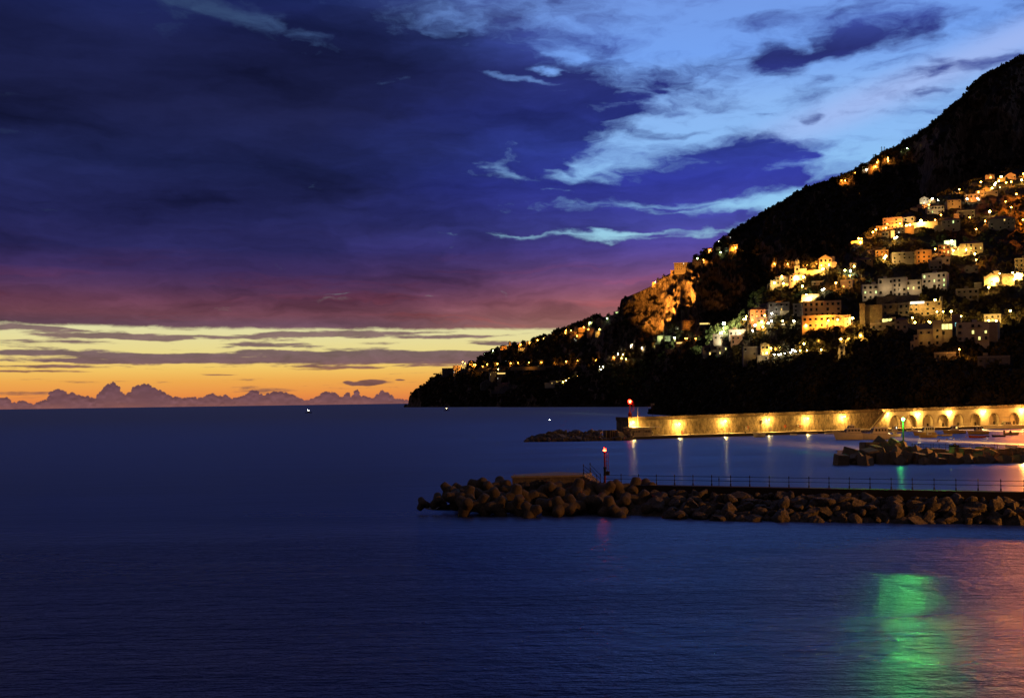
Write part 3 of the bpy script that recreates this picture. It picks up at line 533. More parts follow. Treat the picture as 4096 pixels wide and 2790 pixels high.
for k in range(5):
    s_ = (k+.42)/5; px = 2625 + (15 if k % 2 else 0) + (0 if k < 3 else 60)
    while px < 4140:
        pe = along(px, 0, WD); Dw = onz(px, interp(px, WY), 0).y; q = s_+rr.uniform(-.05, .05)
        D = lerp(pe.y-.7, Dw+.25, q); z_ = lerp(2.25, -.15, q)+rr.uniform(-.12, .14)
        if k == 0 and px > 3300: z_ -= .05
        py = hz(px)+(CH-z_)/D*F; rad = rr.choice([.5, .62, .75, .85, 1.0, 1.22])*(1.0 if k else .85)
        i = int(np.searchsorted(PXP, px)); pos = (ORD[max(i-1, 0)]+' and '+ORD[min(i, 22)]+' railing posts') if i > 0 else 'beacon'
        size = 'small ' if rad < .6 else ('large ' if rad > .8 else '')
        base = size+'boulder, '+ROWN[k]+', between '+pos
        boulder(W(px, py, D), rad, uniq(base, ['brown', 'grey', 'jagged', 'pale', 'angular', 'rounded']), 'boulders of the near breakwater')
        px += rad*2*F/D*rr.uniform(.60, .76)
for px, py, D, s_, lb in [(2100, 1942, 120.3, .75, 'pale limestone boulder against the left half of the platform wall'), (2150, 1932, 120.6, .6, 'pale wide boulder touching the middle of the platform wall'), (2188, 1928, 120.8, .75, 'pale pointed boulder highest against the platform wall'), (2378, 1942, 120, .55, 'pale flat boulder at the foot of the concrete steps'), (2690, 1965, 116, .5, 'pale orange boulder just right of the last tetrapod')]:
    boulder(W(px, py, D), s_, lb, 'pale boulders by the platform')
# dark core of small rubble under the rocks
mb = MB(); xs = list(range(1700, 4300, 40)); vs = []
for px in xs:
    wv = onz(px, interp(px, WY), 0); Dw = wv.y
    if px < 2400: hb = interp(px, [(1700, .1), (1780, 1.0), (1900, 2.0), (2060, 2.4), (2400, 2.1)]); Db = 121.5; 
    else: hb = 2.2; Db = along(px, 0, WD).y+.3
    vs += [W(px, hz(px)+(CH+1)/(Dw+1.2)*F, Dw+1.2), W(px, hz(px)+(CH-hb*.4)/lerp(Dw+1.6, Db, .35)*F, lerp(Dw+1.6, Db, .35)), W(px, hz(px)+(CH-hb+.45)/Db*F, Db), W(px, hz(px)+(CH+1)/(Db+4)*F, Db+4)]
mb.add(vs, [(i*4+j, i*4+4+j, i*4+5+j, i*4+1+j) for i in range(len(xs)-1) for j in range(3)], M['rock']); tag(mb.build('rubble'), kind='stuff')
# ------------------------------------------------------------------ second breakwater: concrete cubes
def D2(py): return interp(py, [(1765, 205), (1790, 203), (1810, 199), (1830, 194), (1852, 190)])
CB = [(3365, 1841, 2.3, 8, 5), (3404, 1818, 2.6, 45, 12), (3434, 1838, 2.2, 30, 40), (3419, 1838, 1.8, 20, 70), (3478, 1824, 2.7, 18, -12), (3476, 1796, 2.9, 5, 2), (3462, 1850, 2.2, 30, 20), (3526, 1781, 2.6, 40, 32), (3500, 1806, 2.5, 10, 10), (3520, 1817, 2.2, 60, 20), (3541, 1834, 2.5, 15, 5), (3545, 1797, 2.5, 70, 12), (3578, 1784, 2.4, 30, 25), (3606, 1786, 1.9, 50, 20), (3574, 1810, 2.4, 50, 30), (3588, 1822, 2.2, 15, 40), (3576, 1838, 2.5, 35, 15), (3604, 1850, 1.9, 60, 40), (3616, 1812, 2.5, 10, 4), (3634, 1832, 2.5, 40, 20), (3662, 1816, 2.4, 30, 30), (3678, 1838, 2.5, 12, 10), (3703, 1825, 2.4, 35, 25), (3744, 1818, 2.5, 5, 3), (3698, 1851, 1.6, 20, 28), (3728, 1842, 2.4, 50, 20), (3781, 1837, 2.4, 3, 2), (3820, 1834, 2.1, 30, 10), (3829, 1810, 2.3, 4, 3), (3865, 1817, 2.5, 8, 2), (3898, 1818, 2.3, 4, 3), (3928, 1830, 2.2, 25, 12), (3938, 1811, 2.5, 12, 2), (3968, 1825, 2.4, 30, 20), (4002, 1821, 2.6, 5, 2), (4042, 1822, 2.5, 20, 12), (4080, 1822, 2.8, 15, 10), (4078, 1846, 2.4, 30, 12), (3872, 1846, 2.1, 40, 30), (3918, 1848, 1.9, 10, 14), (3957, 1847, 2.0, 50, 35), (4014, 1848, 2.2, 20, 14), (3822, 1850, 2.0, 40, 15), (3755, 1850, 2.0, 20, 10), (4125, 1826, 2.6, 10, 4), (4160, 1840, 2.6, 40, 14)]
def w2(px):
    for a, b in ((3390, 'at the outer tip of the cube breakwater'), (3450, 'near the tip of the cube breakwater'), (3500, 'on the high left pile of cubes'), (3560, 'left of the green beacon'), (3625, 'below the green beacon'), (3690, 'right of the green beacon base'), (3760, 'below the left part of the cube breakwater railing'), (3815, 'just left of the seated couple'), (3850, 'below the seated couple'), (3910, 'right of the seated couple'), (3985, 'between the seated couple and the white bench'), (4060, 'below the white bench'), (9999, 'at the right end of the cube breakwater')):
        if px < a: return b
for k, (px, py, s_, rz, ti) in enumerate(CB):
    row = 'lowest' if py > 1843 else ('upper' if py < 1812 else 'middle')
    lb = uniq('concrete cube '+w2(px), [row, row+' tilted', row+' weathered', row+' squarish', row+' stained'])
    o = link('concrete_cube', CUBES[k % 4], None, W(px, py, D2(py)), (math.radians(ti*rr.choice((-1, 1))), math.radians(ti*.8), math.radians(rz)), (s_,)*3); tag(o, lb, 'concrete block', 'concrete cubes of the second breakwater')
Z2 = 1.9; A2, B2 = onz(3600, 1797.5, Z2), onz(4300, 1808, Z2); d2 = (B2-A2).normalized(); n2 = Vector((d2.y, -d2.x, 0))
mb = MB(); slab(mb, A2-n2*3.2, B2-n2*3.2, n2, 4.6, -1, Z2, M['concrete']); tag(mb.build('cube_breakwater_walkway'), 'concrete walkway behind the concrete cubes, right middle distance', 'walkway')
mb = MB(); vs = []; xs = list(range(3350, 4320, 60))
for px in xs:
    a = onz(px, 1846, 0); b = onz(px, 1800, 1.2 if px > 3450 else .2); vs += [(a.x, a.y, -1), (a.x, a.y+1, .2), (b.x, b.y, b.z), (b.x, b.y+9, -1)]
mb.add(vs, [(i*4+j, i*4+4+j, i*4+5+j, i*4+1+j) for i in range(len(xs)-1) for j in range(3)], M['concrete']); tag(mb.build('rubble'), kind='stuff')
def at2(px, off=0.0):
    lo, hi = -20, (B2-A2).length+20
    for _ in range(40):
        md = (lo+hi)/2
        if proj(A2+d2*md-n2*off)[0] < px: lo = md
        else: hi = md
    p = A2+d2*lo-n2*off; p.z = Z2; return p
railing([at2(p) for p in (3645, 3659, 3693, 3724, 3757, 3798, 3843, 3888, 3938, 3990)], 'dark front railing along the walkway behind the concrete cubes', post=POST, group='railings of the cube breakwater')
railing([at2(p) for p in (3991.5, 4046, 4067, 4115, 4170)], 'brightly lit white railing at the right end of the cube breakwater', post=POSTW, m_=M['white_paint'], group='railings of the cube breakwater', r=.05, scl=1.05)
railing([at2(p, 2.9) for p in (3650, 3675, 3684, 3733, 3783, 3836, 3880, 3932, 3978, 4025, 4075, 4130)], 'dark rear railing along the far edge of the cube breakwater', post=POST, group='railings of the cube breakwater')
gb = W(3614, 1783, 205); gz = gb.z; gt = thing('beacon_post', (gb.x, gb.y, Z2-1.2), 0, 'tall green beacon post with a brilliant green lantern', 'beacon'); hg = CH-(1676-hz(3611))/F*205-(Z2-1.2)
mat_green = mat('green_paint', (.02, .16, .05), rough=.5)
mb = MB(); mb.box((.25, 0, (gz-Z2+1.2)/2), (2.1, 1.6, gz-Z2+1.2), mat_green); mb.build('base_block', gt)
mb = MB(); mb.tube((0, 0, gz-Z2+1.2), (0, 0, hg-.3), .17, mat_green, r2=.12, n=12); mb.lathe((0, 0, hg-.35), [(.12, 0), (.4, .06), (.4, .1), (.12, .12)], mat_green); mb.build('pole', gt)
mb = MB(); mb.lathe((0, 0, hg-.22), [(.1, 0), (.24, .08), (.3, .26), (.22, .44), (.05, .5)], E['g_beacon']); mb.build('lantern_glass', gt)
plight('beacon_light', gt, (-1.9, -5, hg+3.2), 'beacon', 75000, .3, spot=((-.385, -1, -.066), math.radians(13.5)))  # added spot above and ahead of the lantern, for the green streak on the water
plight('beacon_light', gt, (-.5, -.3, hg-.9), 'beacon', 600, .2)
# benches and the couple
def bench(p, rz, m_, label, w_=1.7):
    b = thing('bench', p, rz, label, 'bench'); mb = MB(); mb.box((0, 0, .45), (w_, .45, .06), m_); mb.build('seat', b)
    mb = MB(); mb.box((0, .25, .75), (w_, .05, .42), m_, rot=(-.15, 0, 0)); mb.build('backrest', b)
    for sx in (-1, 1):
        mb = MB(); mb.box((sx*w_*.42, -.16, .22), (.07, .07, .42), m_); mb.box((sx*w_*.42, .2, .22), (.07, .07, .42), m_); mb.box((sx*w_*.42, .02, .4), (.06, .4, .05), m_); mb.build('leg', b)
    return b
pb = at2(3816, 1.4); yaw = math.atan2(d2.y, d2.x)
bench(pb, yaw, M['rail'], 'dark bench on the cube breakwater under the seated couple', 2.0)
bench(at2(4044, 1.6), yaw, M['white_paint'], 'white bench with high back near the right edge', 2.2)
def person(p, rz, J, label, hairlong=False):
    """one skinned body from joints, facing -y"""
    o_ = thing('person', p, rz, label, 'person', None)
    V_ = [Vector(j[:3]) for j in J['v']]; R_ = [j[3] for j in J['v']]
    me = bpy.data.meshes.new('body'); me.from_pydata(V_, J['e'], []); ob = link('body', me, o_); md = ob.modifiers.new('Skin', 'SKIN'); md.use_smooth_shade = True
    for s_, r_ in zip(me.skin_vertices[0].data, R_): s_.radius = (r_, r_)
    me.skin_vertices[0].data[0].use_root = True
    sb = ob.modifiers.new('Sub', 'SUBSURF'); sb.levels = sb.render_levels = 1
    dg = bpy.context.evaluated_depsgraph_get(); ev = ob.evaluated_get(dg); m2 = bpy.data.meshes.new_from_object(ev); ob.modifiers.clear(); ob.data = m2; m2.materials.clear(); m2.materials.append(M['cloth']); m2.materials.append(M['skin'])
    hd = Vector(J['head']); hands = [Vector(h) for h in J['hands']]
    for f in m2.polygons:
        if (f.center-hd).length < .17 or any((f.center-h).length < .1 for h in hands): f.material_index = 1
    mb = MB(); n_ = []
    for k in range(9): n_.append((.125*math.sin(PI*(k+.5)/9.2)*(1.04), -.12*math.cos(PI*(k+.5)/9.2)))
    mb.lathe(hd+Vector((0, .035, .03 if not hairlong else -.01)), [(r_, z_*1.15) for r_, z_ in n_], M['hair'], 12); mb.build('hair', o_)
    return o_
def sit(lean, turn, reach):
    lx = lean*.12; v_ = [(0, 0, .53, .15), (lx*.5, .05, .75, .14), (lx, .03, .98, .15), (lx*1.2, .0, 1.12, .06), (lx*1.4, -.02, 1.22, .095), (lx*1.4, -.03, 1.33, .085)]
    e_ = [(0, 1), (1, 2), (2, 3), (3, 4), (4, 5)]
    for sx in (-1, 1):
        k = len(v_); v_ += [(sx*.11, -.05, .52, .10), (sx*.14+turn*.1, -.46, .52, .075), (sx*.13+turn*.15, -.5, .1, .05), (sx*.13+turn*.15, -.64, .05, .04)]; e_ += [(0, k), (k, k+1), (k+1, k+2), (k+2, k+3)]
        k = len(v_); hx = reach*.42 if sx*reach > 0 else sx*.1; v_ += [(lx+sx*.2, .02, 1.02, .065), (lx+sx*.26+hx*.3, -.06, .78, .05), (lx+hx, -.3, .86 if sx*reach > 0 else .62, .035), (lx+hx+reach*.05, -.36, .9 if sx*reach > 0 else .6, .03)]; e_ += [(2, k), (k, k+1), (k+1, k+2), (k+2, k+3)]
    return dict(v=v_, e=e_, head=v_[4][:3], hands=[v_[-1][:3], v_[-5][:3]])
person(pb+Vector((-.2, -.05, 0)), yaw+.35, sit(1.3, .8, 1), 'dark clothed person leaning in, left of the couple on the bench')
person(pb+Vector((.42, -.05, 0)), yaw-.35, sit(-.9, -.6, -1), 'dark clothed person with lit face, right of the couple on the bench')
# ------------------------------------------------------------------ harbour mole with its lamps
Q0, Q1 = onz(2516, 1757, 0), onz(4096, 1708, 0); dq = (Q1-Q0).normalized(); nq = Vector((dq.y, -dq.x, 0)); LQ = (Q1-Q0).length*1.35; QW = 7.0
def wallp(s_, z_, out=0.0): p = Q0+dq*s_-nq*(QW-out); return Vector((p.x, p.y, z_))
def wall_s(px, out=0.0):
    lo, hi = -30, LQ+30
    for _ in range(40):
        md = (lo+hi)/2
        if proj(wallp(md, 3, out))[0] < px: lo = md
        else: hi = md
    return lo
mb = MB(); slab(mb, Q0-nq*9, Q0+dq*LQ-nq*9, nq, 9, -2, .95, M['quay']); slab(mb, Q0+nq*.001-Vector((0, 0, 0)), Q0+dq*LQ+nq*.001, nq, .25, -.5, .80, M['dark_conc'])
tag(mb.build('mole_quay'), 'long narrow concrete quay at the foot of the lit harbour wall', 'quay')
TZ = lambda s_: lerp(7.2, 8.85, s_/(LQ/1.35))
hw = thing('harbour_wall', (0, 0, 0), 0, 'long floodlit stone harbour wall with arches towards its right end', 'harbour wall')
sL = wall_s(2516); sA = wall_s(3548)
mb = MB(); st_ = np.linspace(sL, sA, 40)
for a, b in zip(st_, st_[1:]):
    mb.add([wallp(a, .9), wallp(b, .9), wallp(b, TZ(b)-1.15), wallp(a, TZ(a)-1.15)], [(0, 1, 2, 3)], M['harbour'])
mb.add([wallp(sL, .9), wallp(sL, TZ(0)-1.15), wallp(sL, TZ(0)-1.15, -9), wallp(sL, -1, -9), wallp(sL, -1)], [(0, 1, 2, 3, 4)], M['harbour'])
mb.add([wallp(sL, TZ(0)-1.15), wallp(LQ, TZ(LQ)-1.15), wallp(LQ, TZ(LQ)-1.15, -9), wallp(sL, TZ(0)-1.15, -9)], [(0, 1, 2, 3)], M['harbour'])
mb.add([wallp(sL, -2, -9), wallp(LQ, -2, -9), wallp(LQ, TZ(LQ)-1.15, -9), wallp(sL, TZ(0)-1.15, -9)], [(0, 1, 2, 3)], M['harbour'])
mb.build('wall_face', hw)
AC = [3580, 3645, 3711, 3773, 3833, 3902, 3977, 4057, 4140, 4220, 4310]; AWD = 5.1; AH = 4.7
mb = MB(); cur_s = sA
for k, pc in enumerate(AC):
    sc_ = wall_s(pc); zt = TZ(sc_)-1.15; a, b = sc_-AWD/2, sc_+AWD/2; nn = 14
    mb.add([wallp(cur_s, .9), wallp(a, .9), wallp(a, TZ(a)-1.15), wallp(cur_s, TZ(cur_s)-1.15)], [(0, 1, 2, 3)], M['quay'])
    arc = [(sc_-AWD/2*math.cos(PI*i/nn), .95+(1.1+(AH-1.1)*math.sin(PI*i/nn)**.85)) for i in range(nn+1)]
    for (s1, z1), (s2, z2) in zip(arc, arc[1:]):
        mb.add([wallp(s1, z1), wallp(s2, z2), wallp(s2, TZ(s2)-1.15), wallp(s1, TZ(s1)-1.15)], [(0, 1, 2, 3)], M['quay'])
        mb.add([wallp(s1, z1), wallp(s2, z2), wallp(s2, z2, -1.3), wallp(s1, z1, -1.3)], [(0, 1, 2, 3)], M['quay'])
        mb.add([wallp(s1, z1+.02, .12), wallp(s2, z2+.02, .12), wallp(s2+(s2-sc_)*.13, z2+.35, .12), wallp(s1+(s1-sc_)*.13, z1+.35, .12)], [(0, 1, 2, 3)], M['old_stone'])
        mb.add([wallp(s1, .9, -1.3), wallp(s2, .9, -1.3), wallp(s2, z2, -1.3), wallp(s1, z1, -1.3)], [(0, 1, 2, 3)], M['quay'])
    for sx in (a, b): mb.add([wallp(sx, .9), wallp(sx, arc[0][1]), wallp(sx, arc[0][1], -1.3), wallp(sx, .9, -1.3)], [(0, 1, 2, 3)], M['quay'])
    cur_s = b
mb.add([wallp(cur_s, .9), wallp(LQ, .9), wallp(LQ, TZ(LQ)-1.15), wallp(cur_s, TZ(cur_s)-1.15)], [(0, 1, 2, 3)], M['quay'])
mb.build('arcade', hw)
for k, pc in enumerate(AC[2:8]):
    mb = MB(); s_ = wall_s(pc+9); c_ = wallp(s_, 1.7, -1.2); mb.box(c_, (.7, .15, 1.3), M['glass_dark'], rot=(0, 0, math.atan2(dq.y, dq.x))); mb.build('hatch', hw)
mb = MB(); yq = math.atan2(dq.y, dq.x); s_ = sL
while s_ < LQ-8:
    L_ = 7.9; c_ = wallp(s_+L_/2, TZ(s_+L_/2)-.55, -.25); mb.box(c_, (L_+.02, .5, 1.16), M['brick'], rot=(0, -math.atan2(1.65, LQ/1.35), yq)); s_ += L_
c_ = wallp(sL, TZ(0)-.55, -4.5); mb.box(c_, (9.0, .5, 1.16), M['brick'], rot=(0, 0, yq+PI/2))
mb.build('parapet', hw)
mb = MB(); ns = 60
for a, b in zip(np.linspace(sL, LQ-8, ns), np.linspace(sL, LQ-8, ns)[1:]):
    mb.add([wallp(a, TZ(a)-1.28, .14), wallp(b, TZ(b)-1.28, .14), wallp(b, TZ(b)-1.13, .14), wallp(a, TZ(a)-1.13, .14), wallp(a, TZ(a)-1.13, 0), wallp(b, TZ(b)-1.13, 0), wallp(a, TZ(a)-1.28, 0), wallp(b, TZ(b)-1.28, 0)], [(0, 1, 2, 3), (3, 2, 5, 4), (0, 1, 7, 6)], M['old_stone'])
mb.build('string_course', hw)
mb = MB()      # pierced concrete lattice panel, 3.6 m wide
for k in range(6):
    x_ = -1.5+k*.6
    for sg in (-1, 1): mb.box((x_, 0, .0), (.12, .06, .95), M['brick'], rot=(0, sg*.56, 0))
mb.box((0, -.02, .5), (3.8, .1, .1), M['rail']); mb.box((0, -.02, -.5), (3.8, .1, .1), M['rail']); LAT = mb.mesh('lattice_panel')
for px in [2603, 2692, 2768, 2868, 2957, 3041, 3126, 3206, 3279, 3355, 3427, 3499, 3574, 3640, 3705, 3773, 3838, 3906, 3975, 4044]:
    s_ = wall_s(px); link('lattice_panel', LAT, hw, wallp(s_, TZ(s_)-.52, .06), (0, 0, yq))
def halo(parent, mb_loc, r_, m_): mb = MB(); mb.lathe(Vector(mb_loc)-Vector((0, 0, r_)), [(r_*math.sin(PI*k/8)+.001, r_-r_*math.cos(PI*k/8)) for k in range(9)], m_, 10); return mb.build('lamp_glass', parent)
LMP = [(2533, 1690, 'beside the red lighthouse pillar'), (2718, 1697, 'right of the kiosk'), (2902, 1685, 'above the first moored boat at the quay'), (3077, 1679, 'above the twin quay boxes'), (3232, 1675, 'left of the big cabin cruisers'), (3379, 1667, 'above the bow of the largest cruiser'), (3553, 1655, 'beside the diagonal wall stair'), (3678, 1657, 'right of the green beacon between arches'), (3805, 1649, 'above the boats with cabin lights'), (3941, 1646, 'left of the canopied yacht'), (4096, 1640, 'above the canopied yacht'), (4230, 1640, 'beyond the right edge')]
for px, py, w_ in LMP:
    s_ = wall_s(px, 1.2); p = wallp(s_, 0, 0); D = wallp(s_, 0, 1.2).y; z_ = CH-(py-hz(px))/F*D
    l = thing('wall_lamp', (p.x, p.y, z_), yq, 'bright floodlight on the harbour wall '+w_, 'floodlight', 'floodlights along the harbour wall')
    mb = MB(); mb.tube((0, 0, .3), (0, -1.0, .45), .05, M['pole'], n=6); mb.build('bracket', l)
    mb = MB(); mb.box((0, -1.15, .42), (.55, .5, .14), M['pole']); mb.build('housing', l)
    halo(l, (0, -1.2, .22), .22, E['g_yellow'])
    plight('lamp_light', l, (0, -1.25, -.12), 'yellow', 4200 if px < 3500 else 4200, .22)
    plight('lamp_light', l, (0, -2.6, -.1), 'yellow', 900, .5)
# kiosk at the left end
kp = wallp(wall_s(2560, 2.3), .95, 2.3); kz = .95; kk = thing('kiosk', (kp.x, kp.y, kz), yq, 'low pale kiosk with arched windows at the left end of the quay', 'kiosk')
mb = MB(); mb.box((0, 0, 1.15), (7.6, 2.6, 2.3), M['quay']); mb.build('wall', kk)
mb = MB(); mb.box((0, -.1, 2.37), (7.9, 3.0, .12), M['white_paint']); mb.build('roof', kk)
for k, x_ in enumerate([-2.75, -2.15, -1.5, -.9, 1.2, 1.8, 2.4, 3.0]):
    mb = MB(); mb.prism([(-.2, 0), (.2, 0), (.2, .55), (.12, .68), (-.12, .68), (-.2, .55)], -.02, .02, M['glass_dark']); mb.build('window', kk, (x_, -1.33, 1.15))
mb = MB(); mb.box((-3.35, -1.32, .95), (.6, .05, 1.8), M['hull_dark']); mb.build('door', kk)
cn = thing('canopy', (kp.x, kp.y, kz), yq, 'thin flat canopy roof standing over the pale kiosk', 'canopy')
mb = MB(); mb.box((1.6, .3, 2.85), (11.6, 4.0, .12), M['white_paint']); mb.build('roof_sheet', cn)
for x_ in (-4, .5, 5, 7.2):
    mb = MB(); mb.tube((x_, -1.6, 0), (x_, -1.6, 2.8), .06, M['pole'], n=6); mb.build('pole', cn)
# red lighthouse
lp = wallp(wall_s(2521, -2.4), TZ(0)-1.15, -2.4); lh = thing('lighthouse', lp, 0, 'squat red lighthouse pillar with glowing red lamp on the mole end', 'lighthouse')
zl = CH-(1607-hz(2519))/F*lp.y-lp.z
mb = MB(); mb.lathe((0, 0, 0), [(.66, 0), (.66, 2.3), (.6, 2.5), (.3, 2.9), (.22, 3.0)], M['rust'], 16); mb.build('base', lh)
mb = MB(); mb.tube((0, 0, 3.0), (0, 0, zl-.7), .2, M['rust'], n=12); mb.build('column', lh)
mb = MB(); mb.lathe((0, 0, zl-.75), [(.2, 0), (.75, .06), (.75, .14), (.2, .15)], M['rust'], 14)
for k in range(8): a = k*PI/4; mb.tube((.72*math.cos(a), .72*math.sin(a), zl-.65), (.72*math.cos(a), .72*math.sin(a), zl+.1), .03, M['rust'], n=5)
mb.tube((-.72, 0, zl+.1), (.72, 0, zl+.1), .03, M['rust'], n=5); mb.build('gallery', lh)
halo(lh, (0, -.2, zl+.15), .62, E['g_red']); halo(lh, (0, -.75, zl+.15), .22, E['g_yellow'])
mb = MB()
for a in (.85, 1.35):
    for b in (-.2, .2): mb.tube((a, b, 3.0), (a, b, zl-.65), .035, M['rust'], n=5)
for k in range(7): mb.tube((.85, -.2, 3.1+k*.55), (1.35, -.2, 3.1+k*.55), .03, M['rust'], n=5)
mb.build('ladder', lh); plight('lamp_light', lh, (0, -1.6, zl-.1), 'red', 200, .4)
fr = thing('railing', wallp(wall_s(2560), TZ(0)-1.15, -2), yq, 'thin red metal barrier frame on the wall beside the lighthouse', 'barrier')
mb = MB()
for k in range(7): mb.tube((-1.5+k*.5, 0, 0), (-1.5+k*.5, 0, 2.4), .03, M['rust'], n=5)
for z_ in (1.3, 2.35): mb.tube((-1.5, 0, z_), (1.5, 0, z_), .03, M['rust'], n=5)
mb.build('frame', fr)
fm = thing('mast', wallp(wall_s(2552, 1.0), .95, 1.0), 0, 'thin pale flag mast in front of the mole end', 'mast'); mb = MB(); mb.tube((0, 0, 0), (0, 0, 9.3), .07, M['white_paint'], r2=.03, n=6); mb.lathe((0, 0, 6.0), [(.05, 0), (.16, .5), (.1, 1.6), (.03, 2.6)], M['canvas']); mb.build('pole', fm)
sl = thing('street_lamp', wallp(wall_s(2612, -3), TZ(0)-1.15, -3), 0, 'unlit twin-headed lamp post on top of the mole', 'street lamp'); hs_ = CH-(1617-hz(2612))/F*340-6.05; mb = MB(); mb.tube((0, 0, 0), (0, 0, hs_), .07, M['rail'], n=6); mb.build('pole', sl)
for sx in (-1, 1): halo(sl, (sx*.35, 0, hs_+.1*sx), .26, M['canvas'])
# stair against the wall
sa, sb_ = wall_s(3488, 1.0), wall_s(3543, 1.0); za, zb = 1.0, TZ(sb_)-1.2; sto = thing('wall_stair', (0, 0, 0), 0, 'narrow stone stair climbing diagonally up the harbour wall', 'stair'); mb = MB(); n = 22
for i in range(n):
    a, b = lerp(sa, sb_, i/n), lerp(sa, sb_, (i+1)/n); z_ = lerp(za, zb, (i+1)/n); vs = [wallp(a, z_-.75, .02), wallp(b, z_-.75, .02), wallp(b, z_-.75, 1.4), wallp(a, z_-.75, 1.4), wallp(a, z_, .02), wallp(b, z_, .02), wallp(b, z_, 1.4), wallp(a, z_, 1.4)]
    mb.add(vs, [(0, 3, 2, 1), (4, 5, 6, 7), (0, 1, 5, 4), (1, 2, 6, 5), (2, 3, 7, 6), (3, 0, 4, 7)], M['quay'])
mb.build('flight', sto)
mb = MB(); mb.add([wallp(sa, za+.1, 1.45), wallp(sb_, zb+.1, 1.45), wallp(sb_, zb+.9, 1.45), wallp(sa, za+.9, 1.45)], [(0, 1, 2, 3)], M['brick']); mb.build('balustrade', sto)
# small things on the quay
for px, w_, in ((2890, 'under the third wall lamp'), (2990, 'beside the white meter box'), (3140, 'right of the fourth wall lamp'), (3201, 'left of the fifth wall lamp')):
    s_ = wall_s(px); p = wallp(s_, 2.7, .12); mb = MB(); pts = [(.36*math.cos(2*PI*k/12), 0, .42*math.sin(2*PI*k/12)) for k in range(13)]
    for a, b in zip(pts, pts[1:]): mb.tube(a, b, .09, M['orange_buoy'], n=6)
    o = mb.build('life_ring'); o.location = p; o.rotation_euler = (0, 0, yq); tag(o, 'orange life ring on the harbour wall '+w_, 'life ring', 'life rings on the harbour wall')
for px, zz, dims, w_, m_ in ((2984, 2.6, (.6, .3, .9), 'white meter box beside a life ring on the harbour wall', 'white_paint'), (3048, 4.6, (.6, .2, 1.0), 'white plate high on the wall left of the fourth lamp', 'white_paint'), (3078, 1.8, (.9, .5, 1.7), 'grey service box under the fourth wall lamp', 'plaster_grey_dim'), (3191, 3.1, (.6, .3, .9), 'pale meter box left of the fifth wall lamp', 'white_paint'), (2729, 1.6, (.8, .5, 1.2), 'red fuel cabinet right of the kiosk on the quay', 'rust'), (2604, 1.6, (1.2, .6, 1.5), 'white stacked crates at the right end of the kiosk', 'white_paint')):
    s_ = wall_s(px); p = wallp(s_, zz, .3); o = thing('wall_box', p, yq, w_, 'box'); mb = MB(); mb.box((0, 0, 0), dims, M[m_]); mb.build('case', o); mb = MB(); mb.box((0, -dims[1]/2-.02, dims[2]*.1), (dims[0]*.8, .03, dims[2]*.6), M['plaster_grey_dim'] if m_ != 'plaster_grey_dim' else M['pole']); mb.build('door', o)
for k, px in enumerate((2634, 2760, 2914, 2980, 3170, 3292)):
    p = Q0+dq*wall_s(px, QW-.8)-nq*.7; o = MB(); o.lathe((0, 0, 0), [(.14, 0), (.12, .3), (.2, .34), (.2, .42), (.05, .46)], M['rail'] if k % 2 else M['white_paint'], 8); ob = o.build('bollard'); ob.location = (p.x, p.y, .95); ob.scale = (1.4,)*3
    tag(ob, ('black' if k % 2 else 'white')+' mooring bollard on the quay, '+ORD[k]+' from the kiosk', 'bollard', 'mooring bollards on the quay')
# rocks and caissons off the mole's tip
OUT = [(2088, 1762), (2110, 1755), (2120, 1748), (2140, 1741), (2155, 1732), (2195, 1731), (2215, 1723), (2240, 1722), (2300, 1722), (2400, 1718), (2475, 1716)]
for k in range(4):
    px = 2094+k*5
    while px < 2520:
        top = interp(px, OUT); base = 1764; q = (k+.4)/4; py = lerp(top+6, base, q); D = lerp(336, 321, q)
        if top < base-3*(4-k) and not (2412 < px < 2500 and py < 1752):
            boulder(W(px, py, D), rr.uniform(.9, 1.6), uniq('boulder on the dark rock tip of the mole, '+('left end' if px < 2180 else 'left half' if px < 2270 else 'middle' if px < 2350 else 'right half' if px < 2420 else 'beside the caissons'), [a+' '+b for a in ('topmost', 'upper', 'lower', 'waterline')[k:k+1] for b in ('dark', 'large', 'squat', 'rounded', 'angular', 'brown', 'rough', 'broad', 'black', 'blunt', 'worn', 'cracked')]), 'boulders off the mole tip')
        px += rr.uniform(13, 22)
cs = thing('caisson', W(2443, 1750, 331), yq, 'hollow concrete caisson with three open bays at the mole tip', 'caisson'); mb = MB(); mb.box((0, 1.0, 1.25), (4.3, .3, 2.6), M['block'])
for x_ in (-2.15, -.6, .15, .95, 2.1): mb.box((x_, 0, 1.25), (.28, 2.2, 2.6), M['block'])
mb.box((0, 0, -.05), (4.5, 2.6, .3), M['block']); mb.build('shell', cs)
rp = W(2484, 1751, 331); o = thing('concrete_ramp', rp, yq, 'pale lit concrete ramp between the caisson and the harbour wall', 'ramp'); mb = MB(); mb.prism([(-1.5, -.6), (1.9, -.6), (1.9, -.2), (-.2, 2.1), (-1.5, 2.1)], -1.3, 1.6, M['quay']); mb.build('slope', o)
